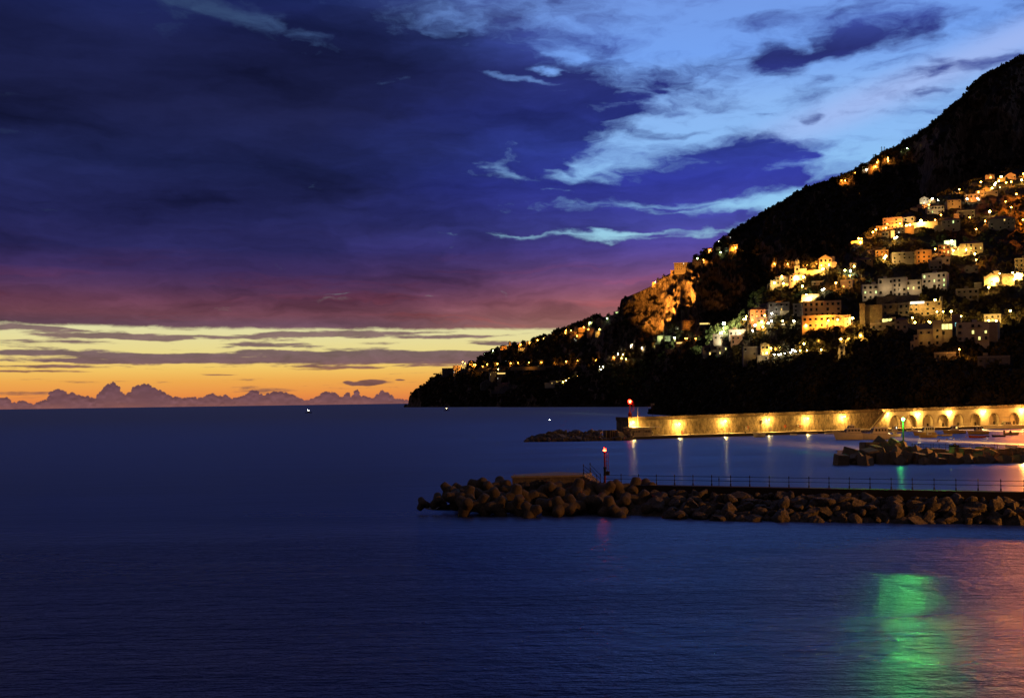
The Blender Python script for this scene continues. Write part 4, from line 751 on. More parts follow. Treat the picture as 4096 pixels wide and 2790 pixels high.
# ------------------------------------------------------------------ boats
def hull_mb(L_, B_, H_, m_, m2, sheer=.35, stern=.75, depth=.25):
    mb = MB(); n = 13; vs = []
    for i in range(n):
        t_ = i/(n-1); x_ = -L_/2+L_*t_; w_ = B_/2*(stern+(1-stern)*min(1, t_*2.2))*(1-max(0, (t_-.5)/.5)**2.3*.98); zt = H_*(1+sheer*max(0, (t_-.35)/.65)**1.6); rake = .0 if t_ < .7 else (t_-.7)/.3
        pr = [(0, -depth), (w_*.55, -depth*.8), (w_*.86, .12*H_), (w_*.97, .6*H_), (w_, zt)]
        for y_, z_ in pr[::-1]: vs.append((x_+rake*z_*.35, -y_, z_))
        for y_, z_ in pr[1:]: vs.append((x_+rake*z_*.35, y_, z_))
    k = 9; mb.add(vs, [(i*k+j, (i+1)*k+j, (i+1)*k+j+1, i*k+j+1) for i in range(n-1) for j in range(k-1)], m_, True)
    mb.add(vs[:k], [tuple(range(k))], m_)
    mb.add([(v_[0], v_[1]*.93, v_[2]-.1) for q in range(n) for v_ in (vs[q*k], vs[q*k+k-1])], [(i*2, i*2+1, i*2+3, i*2+2) for i in range(n-1)], m2)
    for i in range(n-1):
        for j in (0, k-1): a, b = Vector(vs[i*k+j]), Vector(vs[(i+1)*k+j]); mb.tube(a, b, .05, m2, n=5)
    return mb
def boat(name, px, py, len_px, face, label, cat='boat', hull='hull_white', deck='canvas', kind='open', yaw=0.0, H=None, B=None, lit=None):
    p = onz(px, py, 0); L_ = len_px*p.y/F/max(.5, math.cos(yaw)); H_ = H or max(.35, L_*.11); B_ = B or L_*.34
    o = thing(name, (p.x, p.y, 0), (0 if face > 0 else PI)+yaw, label, cat, 'boats moored in the harbour')
    hull_mb(L_, B_, H_, M[hull], M[deck], depth=min(.3, H_*.5)).build('hull', o)
    mb = MB(); mb.box((-L_*.05, 0, .02), (L_*.86, B_*.93, .08), M['hull_dark']); mb.build('waterline_stripe', o)
    def cabin(x0, x1, h, w_=.7, m_='hull_white', nwin=2, z0=None):
        z0 = H_ if z0 is None else z0; c_ = MB(); ww = B_*w_; c_.add([(x0, -ww/2, z0-.1), (x1, -ww/2, z0-.1), (x1, ww/2, z0-.1), (x0, ww/2, z0-.1), (x0+.05*h, -ww*.45, z0+h), (x1-.45*h, -ww*.45, z0+h), (x1-.45*h, ww*.45, z0+h), (x0+.05*h, ww*.45, z0+h)], [(0, 3, 2, 1), (4, 5, 6, 7), (0, 1, 5, 4), (1, 2, 6, 5), (2, 3, 7, 6), (3, 0, 4, 7)], M[m_]); cb = c_.build('cabin', o)
        for k in range(nwin):
            xa = lerp(x0+.15*h, x1-.5*h, (k+.15)/nwin); xb = lerp(x0+.15*h, x1-.5*h, (k+.85)/nwin)
            for sy in (-1, 1):
                wb = MB(); wb.add([(xa, sy*(ww*.475+.025), z0+h*.45), (xb, sy*(ww*.475+.025), z0+h*.45), (xb, sy*(ww*.46+.025), z0+h*.85), (xa, sy*(ww*.46+.025), z0+h*.85)], [(0, 1, 2, 3)], M['glass_dark'] if not (lit and k == 0) else E[lit]); wb.build('window', cb)
        wb = MB(); wb.add([(x1-.08*h, -ww*.38, z0+h*.3), (x1-.08*h, ww*.38, z0+h*.3), (x1-.36*h, ww*.36, z0+h*.88), (x1-.36*h, -ww*.36, z0+h*.88)], [(0, 1, 2, 3)], M['glass_dark']); wb.location = None; w3 = wb.build('windscreen', cb); w3.location = (.05*h, 0, .02)
        rb = MB(); rb.box(((x0+x1-.4*h)/2, 0, z0+h+.04), ((x1-x0-.2*h), ww, .08), M[m_]); rb.build('cabin_roof', cb); return cb
    def mast(x_, h): mm = MB(); mm.tube((x_, 0, H_), (x_, 0, H_+h), .045, M['pole'], n=6); mm.tube((x_-.4, 0, H_+h*.7), (x_+.4, 0, H_+h*.7), .02, M['pole'], n=5); mm.build('mast', o)
    def canopy(x0, x1, h, m_='canvas'):
        c_ = MB(); c_.box(((x0+x1)/2, 0, H_+h), (x1-x0, B_*.85, .07), M[m_]); c_.build('canopy', o); c_ = MB()
        for a in (x0+.1, x1-.1):
            for b in (-1, 1): c_.tube((a, b*B_*.38, H_), (a, b*B_*.38, H_+h), .03, M['pole'], n=5)
        c_.build('canopy_frame', o)
    def bowrail():
        c_ = MB(); P = [(L_*.1, B_*.42), (L_*.3, B_*.36), (L_*.46, B_*.1)]
        for sy in (-1, 1):
            for (a, b), (c2, d) in zip(P, P[1:]): c_.tube((a, sy*b, H_*1.2+.6), (c2, sy*d, H_*1.35+.6), .025, M['white_paint'], n=5)
            for a, b in P: c_.tube((a, sy*b, H_), (a, sy*b, H_*1.25+.6), .025, M['white_paint'], n=5)
        c_.build('bow_rail', o)
    if kind == 'cruiser': cabin(-L_*.32, L_*.2, 1.25, .72, nwin=4); cabin(-L_*.12, L_*.1, .95, .6, z0=H_+1.3, nwin=2); bowrail(); mast(-L_*.05, 3.6)
    elif kind == 'pilot': cabin(-L_*.42, L_*.16, 1.9, .8, nwin=4); mast(L_*.05, 3.4); bowrail()
    elif kind == 'fishing': cabin(-L_*.15, L_*.2, 1.6, .55, nwin=2); mast(-L_*.2, 3.2); canopy(-L_*.45, -L_*.12, 1.8)
    elif kind == 'small': cabin(-L_*.05, L_*.22, .8, .6, nwin=2); mast(-L_*.1, 1.6)
    elif kind == 'yacht': cabin(-L_*.05, L_*.12, 1.7, .7, nwin=3); canopy(-L_*.2, L_*.22, 3.3, 'canvas'); bowrail(); mast(-L_*.22, 4.6)
    elif kind == 'rigid':
        c_ = MB(); c_.box((-L_*.05, 0, H_+.35), (L_*.12, .5, .8), M['hull_dark']); c_.build('console', o); c_ = MB(); c_.box((-L_*.5, 0, H_+.1), (.35, .35, 1.0), M['hull_dark']); c_.box((-L_*.5, 0, H_+.65), (.5, .4, .4), M['hull_dark']); c_.build('outboard_motor', o)
    else:
        for q in (-.25, .05):
            c_ = MB(); c_.box((L_*q, 0, H_*.75), (.25, B_*.8, .05), M[deck]); c_.build('thwart', o)
    return o
boat('motor_boat', 3402, 1757, 118, -1, 'largest cream cabin cruiser, bow left, moored before the wall', kind='cruiser', H=2.0, B=3.2)
boat('motor_boat', 3500, 1756, 112, -1, 'cream boat with long windowed cabin beside the largest cruiser', kind='pilot', H=1.6, B=3.0)
boat('motor_boat', 3576, 1746, 52, 1, 'small cream boat between the long cabin boat and green beacon', kind='small', H=.8)
boat('motor_boat', 3580, 1728, 60, -1, 'white boat behind the green beacon, left of it', kind='fishing', lit='win_white')
boat('motor_boat', 3650, 1724, 44, 1, 'dim boat just right of the green beacon pole', kind='small')
boat('motor_boat', 3700, 1741, 84, -1, 'ochre boat with dark slanted windscreen right of the green beacon', kind='pilot', hull='hull_ochre', H=1.0)
boat('dinghy', 3713, 1749, 68, 1, 'ochre launch with small cuddy in front of the windscreen boat', kind='small', hull='hull_ochre', H=.75)
boat('dinghy', 3755, 1742, 40, -1, 'low brown dinghy between two ochre launches', kind='open', hull='hull_ochre')
boat('dinghy', 3787, 1743, 42, 1, 'low ochre dinghy with raised bow beside the fishing boat', kind='open', hull='hull_ochre', H=.5)
boat('fishing_boat', 3818, 1733, 84, -1, 'ochre fishing boat with lit white wheelhouse and stern frame', kind='fishing', hull='hull_ochre', H=1.0, lit='win_warm')
boat('fishing_boat', 3913, 1736, 78, -1, 'ochre fishing boat with small blue light at its bow', kind='fishing', hull='hull_ochre', H=1.0)
boat('rowing_boat', 3908, 1750, 62, -1, 'rust red rowing boat in front of the blue-lit fishing boat', kind='open', hull='hull_red', H=.6)
boat('dinghy', 3950, 1746, 14, -1, 'tiny dark dinghy right of the red rowing boat', kind='open', hull='hull_dark', H=.3)
boat('rowing_boat', 3994, 1746, 50, -1, 'long low dark rowing boat on the orange water', kind='open', hull='hull_dark', H=.45)
boat('motor_boat', 4045, 1739, 56, 1, 'dark outboard boat with console on the orange water', kind='rigid', hull='hull_ochre', H=.65)
boat('yacht', 4030, 1713, 190, -1, 'long low yacht under a pale canopy at the right edge', kind='yacht', H=1.0, B=4)
boat('motor_boat', 3038, 1747, 42, -1, 'white covered boat moored stern-on at the quay', kind='open', H=1.25, B=2.6)
boat('dinghy', 3175, 1740, 26, -1, 'small white dinghy under the fifth wall lamp', kind='open', H=.5)
boat('dinghy', 3248, 1735, 44, -1, 'flat tender moored under the fifth wall lamp', kind='open', hull='hull_ochre', H=.4)
boat('rowing_boat', 3318, 1735, 36, 1, 'white rowing boat left of the largest cruiser', kind='open', H=.6)
for px, py, w_ in ((3752, 1765, 'leftmost'), (3757, 1760, 'second from left'), (3787, 1758, 'middle'), (3815, 1752, 'below the lit wheelhouse'), (3864, 1750, 'left of the red rowing boat')):
    p = onz(px, py, 0); mb = MB(); mb.lathe((0, 0, -.2), [(.05, 0), (.26, .15), (.28, .35), (.1, .55)], M['hull_ochre'], 8); o = mb.build('buoy'); o.location = p; tag(o, 'small yellow mooring buoy, '+w_, 'buoy', 'mooring buoys in the harbour')
for px, py, L_, lab, gl in ((1234, 1651, 26, 'fishing boat with bright lamp far out on the open sea', 'g_white'), (1786, 1642, 22, 'dark fishing boat with one lamp off the headland', 'g_yellow'), (2198, 1681, 9, 'tiny white boat out beyond the mole tip', 'g_white')):
    p = onz(px, py, 0); o = thing('fishing_boat', (p.x, p.y, 0), .2, lab, 'boat'); Lm = L_*p.y/F; hull_mb(Lm, Lm*.32, Lm*.1, M['hull_dark'], M['hull_dark']).build('hull', o)
    mb = MB(); mb.box((0, 0, Lm*.2), (Lm*.25, Lm*.2, Lm*.22), M['hull_dark']); mb.build('cabin', o); mb = MB(); mb.tube((0, 0, Lm*.2), (0, 0, Lm*.42), Lm*.012, M['pole'], n=5); mb.build('mast', o)
    if L_ > 10: halo(o, (0, -.4, Lm*.45), Lm*.045, E[gl]); plight('lamp_light', o, (0, -2, Lm*.42), 'yellow', 300, .3)
    else: halo(o, (0, -.3, Lm*.3), .18, E[gl])
# harbour-front lamps standing on the shore just beyond the right edge, seen by their reflections and on the rocks
qs = MB(); qa = [(125, 205), (190, 320), (236, 412), (400, 420), (400, 60), (90, -40), (78, 40), (80, 110)]
extr(qs, [Vector((a, b, 0)) for a, b in qa], -2, 1.6, M['quay']); tag(qs.build('promenade'), kind='structure')
for k, (x_, y_, h, col, pw) in enumerate([(105.5, 201.5, 7.5, 'orange', 26000), (142, 250, 9, 'orange', 26000), (188, 342, 9, 'orange', 30000), (218, 392, 9, 'orange', 30000), (170, 308, 9, 'yellow', 60000), (92, 84, 11, 'orange', 75000)]):
    l = thing('street_lamp', (x_, y_, 1.6), 0, 'sodium street lamp on the promenade beyond the right edge, '+ORD[k]+' from the mole', 'street lamp', 'promenade street lamps')
    mb = MB(); mb.tube((0, 0, 0), (0, 0, h), .09, M['pole'], n=8); mb.tube((0, 0, h), (-1.2, 0, h+.3), .05, M['pole'], n=6); mb.build('pole', l)
    mb = MB(); mb.box((-1.4, 0, h+.32), (.7, .3, .14), M['pole']); mb.build('lamp_head', l); halo(l, (-1.4, 0, h+.14), .14, E['g_orange']); plight('lamp_light', l, (-1.4, 0, h-.2), col, pw, .3, spot=((-62, 24, -11), math.radians(48)) if k == 5 else ((-60, 20, 2), math.radians(50)) if k == 4 else None)
# ------------------------------------------------------------------ hillside buildings
WM = dict(w='plaster_white', c='plaster_cream', p='plaster_pink', o='plaster_ochre', g='plaster_grey_dim', s='old_stone')
def win_mesh(w_, h_, m_, arch=False, frame=True):
    mb = MB()
    if frame: mb.box((0, -.03, 0), (w_+.24, .08, h_+.24), M['plaster_white'] if m_ is M['glass_dark'] else M['glass_dark'])
    if arch: mb.prism([(-w_/2, -h_/2), (w_/2, -h_/2), (w_/2, h_*.2), (w_*.3, h_*.45), (0, h_*.55), (-w_*.3, h_*.45), (-w_/2, h_*.2)], -.12, -.06, m_)
    else: mb.box((0, -.09, 0), (w_, .06, h_), m_)
    if m_ is M['glass_dark']: mb.box((0, -.13, 0), (.07, .03, h_), M['shutter']); mb.box((-w_*.62, -.1, 0), (w_*.24, .05, h_), M['shutter']); mb.box((w_*.62, -.1, 0), (w_*.24, .05, h_), M['shutter'])
    mb.box((0, -.13, -h_/2-.1), (w_+.4, .22, .1), M['plaster_white']); return mb.mesh('window')
WN = {(k, a): win_mesh(1.15, 1.9, m_, a) for a in (False, True) for k, m_ in (('d', M['glass_dark']), ('warm', E['win_warm']), ('yellow', E['win_yellow']), ('green', E['win_green']), ('white', E['win_white']), ('blue', E['win_blue']))}
mb = MB(); mb.box((0, -.65, 0), (3.2, 1.3, .16), M['plaster_white']); 
for k in range(9): mb.box((-1.5+k*.375, -1.25, .5), (.05, .05, .9), M['rail'])
mb.box((0, -1.25, .98), (3.2, .07, .07), M['rail']); BALC = mb.mesh('balcony')
# added facade spots without fixtures: house column, house base, spot height, strength, colour
GLOW = [(3189, 1100, .45, 1.6, 'yellow'), (3212, 1101, .4, 1.4, 'yellow'), (3302, 1071, .2, 1.0, 'orange'), (3262, 1093, .5, .7, 'orange'), (3966, 1142, .4, 1.7, 'yellow'), (3986, 1122, .5, 1.2, 'yellow'), (4026, 1138, .5, .6, 'yellow'), (3571, 949, .5, 2.0, 'yellow'), (3570, 914, .4, .45, 'orange'), (3636, 934, .5, .8, 'orange'), (3686, 905, .6, .9, 'yellow'), (3696, 1052, .5, .7, 'orange'), (3523, 922, .4, .6, 'orange'), (3528, 1026, .5, .6, 'orange'),
 (3482, 1198, .4, .30, 'warm'), (3544, 1180, .4, .34, 'warm'), (3598, 1186, .4, .36, 'warm'), (3654, 1182, .4, .32, 'warm'), (3737, 1152, .4, .26, 'warm'), (3289, 1268, .3, .10, 'orange'), (3276, 1312, .35, .35, 'orange'), (2743, 1078, .3, .16, 'orange'), (2789, 1066, .3, .2, 'orange'), (3037, 1284, .5, .6, 'orange'), (2951, 1346, .6, 1.4, 'white'), (2884, 1362, .8, .45, 'white'), (2880, 1387, .7, .18, 'white'), (2642, 1366, .6, 1.3, 'green'), (2763, 1306, .3, .4, 'orange'),
 (3061, 1424, .4, .25, 'yellow'), (2395, 1341, .4, .9, 'yellow'), (2341, 1322, .6, .9, 'orange'), (2321, 1349, .5, .7, 'orange'), (2303, 1339, .4, .5, 'orange'), (2368, 1339, .4, .25, 'orange'), (2015, 1400, .4, .8, 'orange'), (2039, 1383, .5, .5, 'orange'), (2098, 1397, .5, .6, 'yellow'), (1888, 1444, .3, .4, 'orange'), (1880, 1458, .5, .9, 'yellow'), (1831, 1490, .4, .2, 'orange'), (2190, 1472, .6, .3, 'orange'), (3700, 1263, .6, .14, 'yellow'), (3494, 1296, .4, .12, 'yellow'), (3371, 1305, .3, .3, 'yellow'),
 (3701, 1382, .6, .12, 'yellow'), (3750, 1383, .5, .18, 'yellow'), (3787, 1368, .5, .1, 'yellow'), (3817, 833, .4, .35, 'orange'), (3630, 888, .4, .3, 'warm'), (3697, 817, .4, .7, 'white'), (3743, 855, .4, .3, 'warm'), (3885, 1015, .4, .25, 'yellow'), (3800, 978, .6, 1.4, 'green'), (3777, 1018, .4, .6, 'orange'), (3821, 1022, .4, .8, 'yellow'), (3949, 766, .5, .8, 'orange'), (3920, 781, .5, .7, 'orange'), (4005, 727, .5, .8, 'yellow'), (4042, 717, .4, .35, 'orange'), (3959, 717, .4, .4, 'orange'), (3893, 808, .5, .6, 'orange'), (3491, 684, .4, .5, 'orange'), (3376, 737, .5, .8, 'orange'), (2935, 996, .5, .7, 'orange'), (3428, 972, .5, .8, 'orange')]
HS = []      # (px, base, w, h, label) kept for naming the lamps and clearing the woods
def house(cx, base, w, h, wl, roof, label, yaw=0, lit=0, lc='yellow', arch=False, balc=0, depth=None, cat='house', name=None, strip=None, dup=0, step=0, win=True, dim=None):
    p = ground(cx, base); D = p.y; k = D/F; wm, hm = w*k, h*k; r = random.Random(int(cx*7+base)); dp = depth or min(max(wm*.6, 6), 13)
    face = math.atan2(p.x, p.y)*-1+math.radians(yaw)
    o = thing(name or {'house': 'house', 'hotel': 'hotel', 'church': 'church', 'villa': 'villa', 'wall': 'terrace_wall', 'apartment block': 'apartment_block', 'restaurant': 'restaurant', 'monastery': 'monastery', 'tower': 'tower'}.get(cat, 'house'), p, face, label, cat); HS.append((cx, base, w, h, label))
    m_ = M[WM[wl]]; mb = MB(); ex = max(4, hm*.5)
    mb.box((0, dp/2, hm/2-ex/2), (wm, dp, hm+ex), m_)
    if step: mb.box((step*wm*.62, dp/2+.6, hm*.32-ex/2), (wm*.5, dp-1, hm*.64+ex), m_)
    mb.box((0, -.06, hm*.995), (wm+.3, .2, .25), M['plaster_white']) if roof == 'f' else None
    mb.build('wall', o)
    mb = MB()
    if roof == 'f':
        for q in ((0, 0, wm), (0, dp, wm)): mb.box((0, q[1], hm+.3), (wm, .22, .7), m_)
        for sx in (-1, 1): mb.box((sx*wm/2, dp/2, hm+.3), (.22, dp, .7), m_)
        mb.box((0, dp/2, hm+.03), (wm, dp, .1), M['plaster_grey_dim'])
        if r.random() < .5 and wm > 9: mb.box((r.uniform(-.3, .3)*wm, dp*.6, hm+1.3), (2.6, 2.4, 2.4), m_)
        mb.build('roof', o)
    elif roof == 'h':
        e_, rh = .6, min(wm, dp)*.24; mb.add([(-wm/2-e_, -e_, hm), (wm/2+e_, -e_, hm), (wm/2+e_, dp+e_, hm), (-wm/2-e_, dp+e_, hm), (-max(wm/2-dp/2, .1), dp/2, hm+rh), (max(wm/2-dp/2, .1), dp/2, hm+rh)], [(0, 1, 5, 4), (1, 2, 5), (2, 3, 4, 5), (3, 0, 4), (3, 2, 1, 0)], M['rooftile']); mb.build('roof', o)
    elif roof in 'gG':   # gable towards the sea
        n_ = 2 if roof == 'G' else 1
        for q in range(n_):
            c_ = (q-(n_-1)/2)*wm/n_; ww = wm/n_; rh = ww*.3
            mb.add([(c_-ww/2-.3, -.5, hm), (c_+ww/2+.3, -.5, hm), (c_, -.5, hm+rh), (c_-ww/2-.3, dp, hm), (c_+ww/2+.3, dp, hm), (c_, dp, hm+rh)], [(0, 2, 5, 3), (1, 4, 5, 2)], M['rooftile'])
            mb.add([(c_-ww/2, -.02, hm-.02), (c_+ww/2, -.02, hm-.02), (c_, -.02, hm+rh-.15)], [(0, 1, 2)], m_)
        mb.build('roof', o)
    elif roof == 'v':    # barrel vaults
        n_ = max(1, round(wm/6))
        for q in range(n_):
            c_ = (q-(n_-1)/2)*wm/n_; ww = wm/n_; vs = []
            for a in range(9): vs += [(c_-ww/2*math.cos(PI*a/8), 0, hm+ww*.28*math.sin(PI*a/8)), (c_-ww/2*math.cos(PI*a/8), dp, hm+ww*.28*math.sin(PI*a/8))]
            mb.add(vs, [(a*2, a*2+1, a*2+3, a*2+2) for a in range(8)], m_, True); mb.add(vs[::2], [tuple(range(9))], m_)
        mb.build('roof', o)
    for k_, (a, b, w, L_, c2) in enumerate([g for g in GLOW if abs(g[0]-cx) < 1 and abs(g[1]-base) < 1]):
        n_ = 2 if wm > 22 else 1; d_ = max(4.5, min(wm/n_*.55, 12))
        for q in range(n_): plight('added_facade_spot', o, ((q-(n_-1)/2)*wm/n_*.9, -d_, hm*w), c2, 95*L_*d_*d_, .4, spot=((0, 1, .12), math.radians(150)))  # spot added before the facade, no fixture built
    if cat == 'wall' or not win: return o, wm, hm, dp
    fl = max(1, round(hm/3.4)); nc = max(1, min(11, round(wm/3.6))); sc_ = min(1.0, hm/fl/3.6)
    spots = [(a, f) for f in range(fl) for a in range(nc)]; r.shuffle(spots); lits = set(spots[:lit])
    lw = 'warm yellow green white'.split() if lc == 'mix' else [lc]
    if wm < 4: sc_ *= .7
    for (a, f) in spots:
        if (a, f) not in lits and r.random() < .26: continue
        x_ = -wm/2+wm*(a+.5)/nc+r.uniform(-.15, .15); z_ = hm*(f+.52)/fl
        kind = r.choice(lw) if (a, f) in lits else 'd'
        q = link('window', WN[(kind, arch and f == 0)], o, (x_, 0, z_), None, (sc_*r.choice((.8, 1, 1)), 1, sc_*r.choice((.8, 1, 1.15))))
        if balc and (f % 1 == 0) and r.random() < balc and (a, f) != (0, 0): link('balcony', BALC, o, (x_, 0, z_-1.05*sc_), None, (min(1, wm/nc/3.3),)*3)
    if abs(yaw) > 12:
        sx = 1 if yaw > 0 else -1; nd = max(1, round(dp/4.2))
        for f in range(fl):
            for a in range(nd):
                if r.random() < .8: link('window', WN[('d', False)], o, (-sx*wm/2, dp*(a+.5)/nd, hm*(f+.52)/fl), (0, 0, -sx*PI/2), (sc_*.8, 1, sc_*.8))
    if strip:
        x0, x1, z0, z1, em = strip; mb = MB(); n_ = max(2, round((x1-x0)*wm/2.2))
        for q in range(n_):
            a = lerp(x0, x1, q/n_)*wm-wm/2; b = lerp(x0, x1, (q+1)/n_)*wm-wm/2; mb.box(((a+b)/2, -.12, (z0+z1)/2*hm), ((b-a)*.88, .12, (z1-z0)*hm), E[em])
        mb.build('lit_glazing', o)
    return o, wm, hm, dp
def dome(o, x, y, z, r_, m_, fin=True):
    mb = MB(); mb.lathe((x, y, z), [(r_, 0), (r_*.97, r_*.3), (r_*.8, r_*.7), (r_*.45, r_*1.0), (.1, r_*1.12)], m_, 14)
    if fin: mb.lathe((x, y, z+r_*1.1), [(.12, 0), (.3, .3), (.1, .6), (.05, 1.2)], m_, 8)
    mb.build('dome', o)
H = house
# the far headland
H(1793, 1499, 44, 27, 'g', 'f', 'dark terraced hotel standing lowest at the tip of the headland', 12, arch=True, cat='hotel'); H(1812, 1473, 32, 15, 'g', 'f', 'dark upper block behind the headland hotel', 10)
H(1831, 1490, 34, 28, 'c', 'f', 'cream house with roof room right of the dark headland hotel', 8, lit=1, lc='white'); H(1860, 1489, 27, 15, 'g', 'f', 'long dim house right of the cream headland house', 5)
H(1888, 1444, 24, 16, 'o', 'h', 'ochre tower house with pyramid roof on the headland ridge', 18); H(1880, 1458, 28, 12, 'o', 'f', 'glowing ochre house just below the pyramid-roofed tower', 0, win=False); H(1880, 1481, 18, 8, 'o', 'h', 'tiny lit house beneath the ridge of the headland', 0, lit=1, lc='warm')
H(1715, 1532, 24, 7, 's', 'f', 'small ruined stone fort on the seaward spur', 0, cat='tower', win=False)
H(1976, 1515, 34, 26, 'w', 'f', 'white block with dark windows left of the brightly lit terrace', 10); H(2004, 1515, 30, 25, 'c', 'f', 'pale building with a brightly lit roof terrace below the coast road', 0, lit=1, lc='white', strip=(.0, 1.15, .80, .98, 'win_warm'), cat='restaurant')
H(1949, 1551, 50, 20, 'g', 'g', 'dim gabled villa low on the dark headland', 8); H(2028, 1560, 58, 26, 'g', 'h', 'dim stepped white villa low on the headland', -8, step=-1); H(1982, 1569, 34, 9, 'g', 'f', 'low dim outbuilding beneath the two headland villas'); H(2016, 1444, 22, 10, 'g', 'f', 'dim cottage with one lit window above the coast road', lit=1, lc='white'); H(1924, 1428, 16, 8, 'p', 'h', 'little house on the headland ridge above the tower house')
o, wm, hm, dp = H(2015, 1400, 30, 17, 'o', 'h', 'ridge church with low tiled roof and warm floodlight', 0, cat='church', arch=True)
o, wm, hm, dp = H(2039, 1383, 10, 17, 'o', 'f', 'slender square bell tower against the yellow sky', 0, cat='tower', depth=6, arch=True); dome(o, 0, dp/2, hm, 1.9, M['plaster_ochre']); H(2003, 1397, 8, 13, 'c', 'f', 'green-lit flat house left of the ridge church', win=False)
H(2098, 1397, 52, 6, 'c', 'n', 'yellow lit terrace wall below the ridge village', cat='wall'); H(2083, 1382, 22, 8, 'o', 'f', 'low orange house right of the ridge church'); H(2116, 1373, 22, 8, 'o', 'f', 'low house left of the ridge lamp glow', lit=1, lc='warm'); H(2198, 1345, 14, 9, 'c', 'h', 'lone pale house on the ridge between two villages')
H(2305, 1320, 14, 12, 'c', 'f', 'pale square house at the left end of the lit street wall', 10); H(2341, 1322, 58, 12, 'o', 'n', 'long orange street wall in the upper headland village', cat='wall'); H(2303, 1339, 15, 14, 'o', 'f', 'tall ochre house in the centre of the upper village'); H(2321, 1349, 22, 14, 'o', 'f', 'glowing ochre house lower in the upper village', arch=True); H(2309, 1363, 28, 14, 'g', 'v', 'dim lowest house of the upper village', lit=2, lc='white', arch=True); H(2288, 1351, 14, 15, 'p', 'h', 'narrow pink house left in the upper village')
H(2368, 1339, 22, 26, 'p', 'f', 'stepped pink house right of the orange street wall', 8, step=-1); H(2395, 1341, 28, 17, 'c', 'f', 'cream house under the strongest yellow lamp of the village', -5); H(2363, 1296, 20, 10, 'c', 'h', 'green-lit cottage near the top of the upper village', lit=1, lc='green'); H(2396, 1285, 22, 10, 'c', 'g', 'pale gabled house right of the green-lit cottage'); H(2466, 1258, 24, 11, 'c', 'f', 'yellow-green lit house tucked against the cliff top', lit=1, lc='green', strip=(.35, 1, .55, .95, 'win_green')); H(2422, 1313, 14, 7, 'o', 'f', 'small lit hut near the cliff edge', lit=1, lc='white')
H(2226, 1541, 54, 19, 'w', 'f', 'white seaside villa with lit arch below the coast road lamps', 0, lit=2, lc='warm', arch=True, cat='villa', step=-1)
H(2190, 1472, 300, 8, 's', 'n', 'long stone retaining wall of the coast road', cat='wall', depth=2, name='road_wall'); H(1965, 1478, 110, 7, 's', 'n', 'short stone retaining wall of the coast road by the headland', cat='wall', depth=2, name='road_wall')
# below the cliff
H(2564, 1379, 20, 11, 'p', 'f', 'dim pink cottage under the dark cliff'); H(2519, 1409, 10, 8, 'o', 'f', 'tiny lit chapel at the foot of the stepped path lamps', lit=1, lc='warm'); H(2621, 1388, 12, 20, 'c', 'h', 'narrow house with glowing doorway under the cliff', lit=1, lc='warm'); H(2642, 1366, 26, 23, 'c', 'f', 'bright green-lit square building below the orange cliff', 5, cat='restaurant', win=False); H(2684, 1356, 50, 12, 'w', 'f', 'long low white house beside the green-lit building'); H(2662, 1368, 18, 13, 'p', 'f', 'brown cube house before the green-lit building', win=False)
H(2722, 1377, 40, 11, 'g', 'f', 'dim pergola house on the slope under the orange house', strip=(.1, .9, .3, .8, 'win_warm')); H(2800, 1351, 18, 15, 'o', 'f', 'small lit orange house right of three little lamps', lit=1); H(2763, 1306, 66, 24, 'o', 'h', 'orange-lit long house below the right flank of the cliff', 14, cat='house'); H(2711, 1317, 20, 11, 'w', 'f', 'white cottage left of the orange-lit long house', lit=1, lc='white'); H(2840, 1298, 84, 9, 'g', 'f', 'long low restaurant terrace with a row of warm lit windows', cat='restaurant', strip=(.02, .98, .2, .85, 'win_warm')); H(2798, 1333, 34, 6, 'p', 'f', 'low dim wall house below the restaurant terrace'); H(2687, 1409, 38, 11, 'g', 'f', 'dim isolated house low beneath the pergola house')
# monastery and the ridge above
o, wm, hm, dp = H(2743, 1078, 92, 28, 's', 'f', 'long stone monastery wall with rows of small windows on the cliff', 0, cat='monastery', depth=16, lit=1, lc='white'); H(2789, 1066, 40, 28, 's', 'f', 'right wing of the cliff monastery beside the orange lamp', -8, cat='monastery'); H(2690, 1092, 15, 11, 'o', 'f', 'small glowing annex at the left foot of the monastery', win=False); H(2615, 1139, 13, 9, 'o', 'g', 'tiny lit cottage on the cliff edge left of the monastery', win=False)
H(2841, 1003, 18, 11, 'p', 'h', 'pink house on the ridge above the monastery', lit=1); H(2874, 1000, 20, 11, 'p', 'f', 'second pink house of the row above the monastery'); H(2908, 1000, 18, 10, 'g', 'h', 'grey house of the row above the monastery'); H(2913, 959, 24, 12, 'p', 'f', 'highest small house on the ridge with one bright window', lit=1, lc='white'); H(2935, 996, 34, 17, 'o', 'f', 'orange glowing house beneath the high ridge', arch=True); H(2799, 1030, 8, 8, 'o', 'g', 'tiny chapel gable just above the monastery', win=False)
